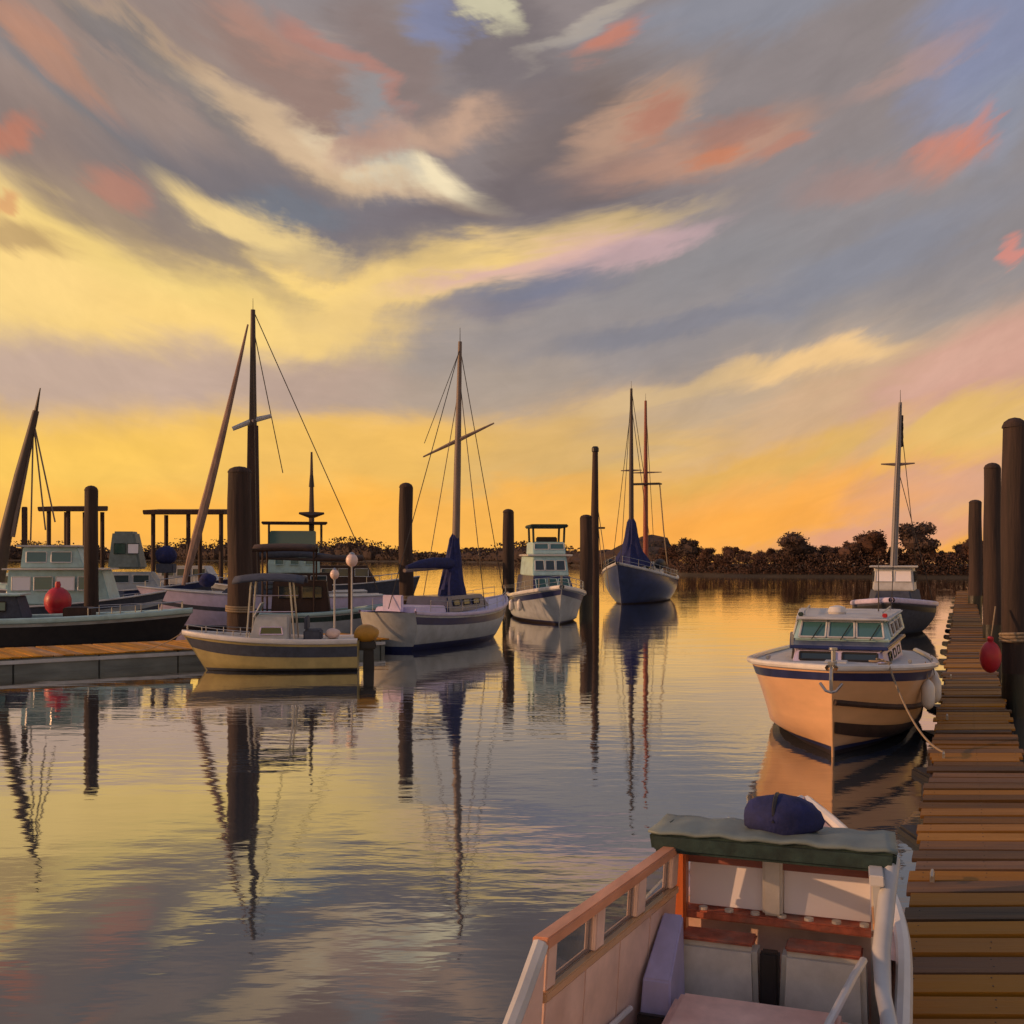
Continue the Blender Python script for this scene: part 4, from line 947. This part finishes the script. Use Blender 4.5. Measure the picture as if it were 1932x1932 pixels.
# ------------------------------------------------------------------ foreground boat, seen from astern
hv = Vector((math.sin(math.radians(20)), math.cos(math.radians(20)), 0))
org = Vector((1.95, 8.25, 0))
o = thing('wheelhouse_launch', 'pink beige launch with green hardtop and two grey seats, nearest boat at the bottom right', 'boat', org, math.atan2(hv.y, hv.x), 'boats moored in the harbour')
h = Hull(7.4, 2.1, 1.12, 1.15, 1.5, .4, tr=.94, rake=.8, sm=.45, e=2.4, flare=.5)
hull_x = .45
def shift(ob): ob.location = (hull_x, .13, 0); return ob
shift(h.shell(lambda u: h.t_at(u,.1), lambda u: 1).build('hull', M['pink'], o, smooth=True))
shift(h.shell(lambda u: 0, lambda u: h.t_at(u,.1), m=4).build('bottom', M['anti'], o, smooth=True))
shift(h.shell(lambda u: .84, lambda u: .93, .008, 2).build('sheer_stripe', M['navy'], o, smooth=True))
shift(h.rail(.06,.06).build('gunwale', M['white'], o, smooth=True))
shift(h.deck(u0=.5).build('fore_deck', M['pinkdeck'], o, smooth=True))
b = MB(); b.grid([[h.pt(0,k/8,-1), h.pt(0,k/8,0), h.pt(0,k/8,1)] for k in range(9)]); shift(b.build('transom', M['pink'], o, smooth=True))
shift(h.deck(drop=.52, u0=.01, u1=.55, camber=0, inset=.05).build('cockpit_sole', M['pinkdeck'], o, smooth=True))
# side walls with window openings, running aft of the hardtop and splaying out
def side_wall(sd_, xa, xf, ya, yf, z0, z1, wins, mat):
    def q(x, z, off=0): 
        k = (x-xf)/(xa-xf); lean = .06*(z-z0); return Vector((x, sd_*(yf+(ya-yf)*k-lean+off), z))
    zb, zt = z1-.36, z1-.07
    def slab(x0, x1, za, zc, name='wall_panel', m=mat, t=.03, parent=o):
        b = MB(); b.hexa([q(x0,za,-t),q(x1,za,-t),q(x1,za,t),q(x0,za,t),q(x0,zc,-t),q(x1,zc,-t),q(x1,zc,t),q(x0,zc,t)]); return b.build(name, M[m], parent, bevel=.008)
    n = 4
    for k in range(n): slab(xa+(xf-xa)*k/n+.004, xa+(xf-xa)*(k+1)/n-.004, z0, zb-.03)
    slab(xa-.02, xf, zb-.03+.002, zb+.03, 'window_sill', 'cream', .045)
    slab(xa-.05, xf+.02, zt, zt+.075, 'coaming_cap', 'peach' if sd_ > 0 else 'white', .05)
    xs = [xa]+[v for w in wins for v in w]+[xf]
    for k in range(0, len(xs), 2):
        if xs[k+1]-xs[k] > .01: slab(xs[k], xs[k+1], zb+.032, zt-.002, 'window_post')
    for w in wins: slab(w[0]+.002, w[1]-.002, zb+.032, zt-.002, 'window', 'sidepane', .006)
    for w in wins:
        b = MB(); c_ = [q(w[0],zb+.035,.034),q(w[1],zb+.035,.034),q(w[1],zt-.005,.034),q(w[0],zt-.005,.034)]; c_.append(c_[0])
        for i in range(4): b.tube([c_[i],c_[i+1]], .014, 5)
        b.build('window_trim', M['pink'], o)
M['sidepane'] = glass('clear_side_pane', (60,78,92), .05, .38)
WX = -2.35
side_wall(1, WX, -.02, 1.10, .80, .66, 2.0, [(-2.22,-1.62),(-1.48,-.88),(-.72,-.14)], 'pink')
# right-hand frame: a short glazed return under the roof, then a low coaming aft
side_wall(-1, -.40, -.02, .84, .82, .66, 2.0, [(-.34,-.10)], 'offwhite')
MB().tube([(-.05,-.86,2.02),(-.40,-.83,1.86),(-.72,-.80,1.58),(-1.0,-.82,1.40),(-1.6,-.90,1.3),(-2.9,-.92,1.24)], [.055,.06,.06,.05,.05,.05], 10).build('side_frame', M['offwhite'], o, smooth=True)
MB().hexa([(-3.0,-.92,.62),(-.76,-.85,.62),(-.76,-.80,.62),(-3.0,-.87,.62),(-3.0,-.93,1.2),(-.76,-.84,1.34),(-.76,-.79,1.34),(-3.0,-.88,1.2)]).build('low_coaming', M['lilac'], o, bevel=.015)
b = MB(); b.hexa([(-3.15,1.15,.7),(WX-.025,1.07,.7),(WX-.025,1.13,.7),(-3.15,1.21,.7),(-3.15,1.13,1.25),(WX-.025,1.0,1.93),(WX-.025,1.06,1.93),(-3.15,1.19,1.25)]); b.build('quarter_panel', M['pink'], o, bevel=.01)
MB().tube([(WX-.03,1.03,1.96),(-2.6,1.06,1.75),(-2.9,1.11,1.47),(-3.2,1.17,1.25)], [.05,.05,.05,.04], 8).build('quarter_rail', M['offwhite'], o, smooth=True)
# front bulkhead, windscreen, dash
ZR = 2.1
MB().box(.30,.36,-.80,.80,.62,1.50).build('bulkhead', M['pink'], o)
MB().box(.10,.30,-.79,.79,1.39,1.455).build('dash', M['dustyred'], o, bevel=.012)
for k in range(7): MB().lathe([(.035,0),(.035,.02)], 10, (.15,-.66+k*.2,1.456)).build('dial', M['seat'], o)
for y0, y1 in ((.09,.66),(-.70,-.07)):
    pane(o, (.33,y0,1.62),(.33,y1,1.62),(.40,y1,1.86),(.40,y0,1.86), 'glasspale', name='windscreen_pane', frame=None, out=.03) if False else None
    b = MB(); b.hexa([(.22,y0,1.47),(.22,y1,1.47),(.26,y1,1.47),(.26,y0,1.47),(.25,y0,1.80),(.25,y1,1.80),(.29,y1,1.80),(.29,y0,1.80)]); b.build('windscreen_pane', M['glasspale'], o)
MB().box(.18,.30,-.79,.79,1.805,1.98).build('header_beam', M['header'], o, bevel=.01)
MB().box(.13,.32,-.065,.085,1.46,1.98).build('centre_post', M['seat'], o, bevel=.02)
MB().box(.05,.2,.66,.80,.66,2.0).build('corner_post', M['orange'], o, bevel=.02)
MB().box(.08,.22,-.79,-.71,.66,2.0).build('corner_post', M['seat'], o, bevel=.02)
# hardtop
rows = []
b = MB()
MB().hexa([(-.18,-.88,1.95),(.36,-.84,1.95),(.36,.84,1.95),(-.18,.88,1.95),(-.20,-.90,2.11),(.38,-.86,2.11),(.38,.86,2.11),(-.20,.90,2.11)]).build('hardtop_edge', M['green'], o, bevel=.03)
rows = [[(-.19+.58*k/8, (-.90+1.80*i/20)*(1-.03*k/8), 2.116+.008*math.sin(i*1.9)+.022*(1-abs(i/10-1)**3)*math.sin(PI*(k+.6)/9.2)+.005*math.sin(k*.9+i)) for k in range(9)] for i in range(21)]
f2 = MB().grid(rows).build('hardtop_cover', M['roof'], o, smooth=True); f2.modifiers.new('thick','SOLIDIFY').thickness = .02
# two helm seats
for y0 in (.06, -.70):
    st = MB().box(-.28,.02,y0,y0+.62,.84,1.335,.03,.02).build('seat', M['seat'], o, bevel=.04)
    MB().box(-.62,-.3,y0+.02,y0+.54,.80,.92).build('cushion', M['seat'], st, bevel=.04)
    MB().box(-.25,.0,y0+.04,y0+.58,1.337,1.365).build('headrest', M['dustyred'], st, bevel=.02)
    MB().box(-.5,-.1,y0+.1,y0+.46,.62,.80).build('pedestal', M['pink'], st, bevel=.02)
MB().box(-.30,-.20,-.085,.05,.66,1.33).build('seat_divider', M['dark'], o, bevel=.015)
# lockers, engine box, rail
MB().hexa([(-.92,.58,.64),(-.34,.58,.64),(-.34,.75,.64),(-.92,.82,.64),(-.80,.60,1.22),(-.34,.60,1.56),(-.34,.75,1.56),(-.80,.80,1.22)]).build('locker', M['lilac'], o, bevel=.012)
MB().box(-.985,-.93,.60,.80,.66,1.04).build('locker_door', M['dark'], o, bevel=.01)
eb = MB().box(-1.75,-.72,-.62,.60,.62,1.14,.02,.03).build('engine_box', M['pinkdeck'], o, bevel=.04)
MB().box(-1.66,-.82,-.52,.50,1.142,1.17).build('box_lid', M['pinkdeck'], eb, bevel=.01)
MB().tube([(-1.3,-.45,1.16),(-1.15,-.50,1.24),(-.72,-.62,1.38),(-.5,-.68,1.43)], .028, 8).build('grab_rail', M['white'], o, smooth=True)
MB().box(-3.1,-2.5,-.95,.95,.62,.98).build('stern_bench', M['pink'], o, bevel=.04)
MB().tube([(-2.0,.95,1.1),(-1.4,.88,1.1),(-1.0,.84,1.08)], .022, 8).build('hand_rail', M['white'], o, smooth=True)
# bundle on the hardtop
b = MB(); b.ball((0,0,0), .22, .30, .17, 18, 10, .06); b.v = [(x,y,max(z,-.1)) for x,y,z in b.v]
f2 = tag(b.build('canvas_bundle', M['navycloth'], smooth=True), 'navy canvas bundle lying on the hardtop of the nearest boat', 'bundle'); q = wp(o, (.16,-.06,2.22)); f2.location = q; f2.rotation_euler = (0,0,o.rotation_euler.z)
MB().tube([(.165*math.cos(a)*1.32, .04, .168*math.sin(a)) for a in [PI*j/10 for j in range(11)]], .016, 6).build('strap', M['dark'], f2)
a = wp(o, (-.9,-1.02,1.2)); tag(MB().tube(line(a, (DK0+DKS*6.9+.2, 6.9, DKZ+.1), .12), .016, 6).build('mooring_line', M['rope'], smooth=True), 'short mooring line from the nearest boat to the plank dock', 'rope')
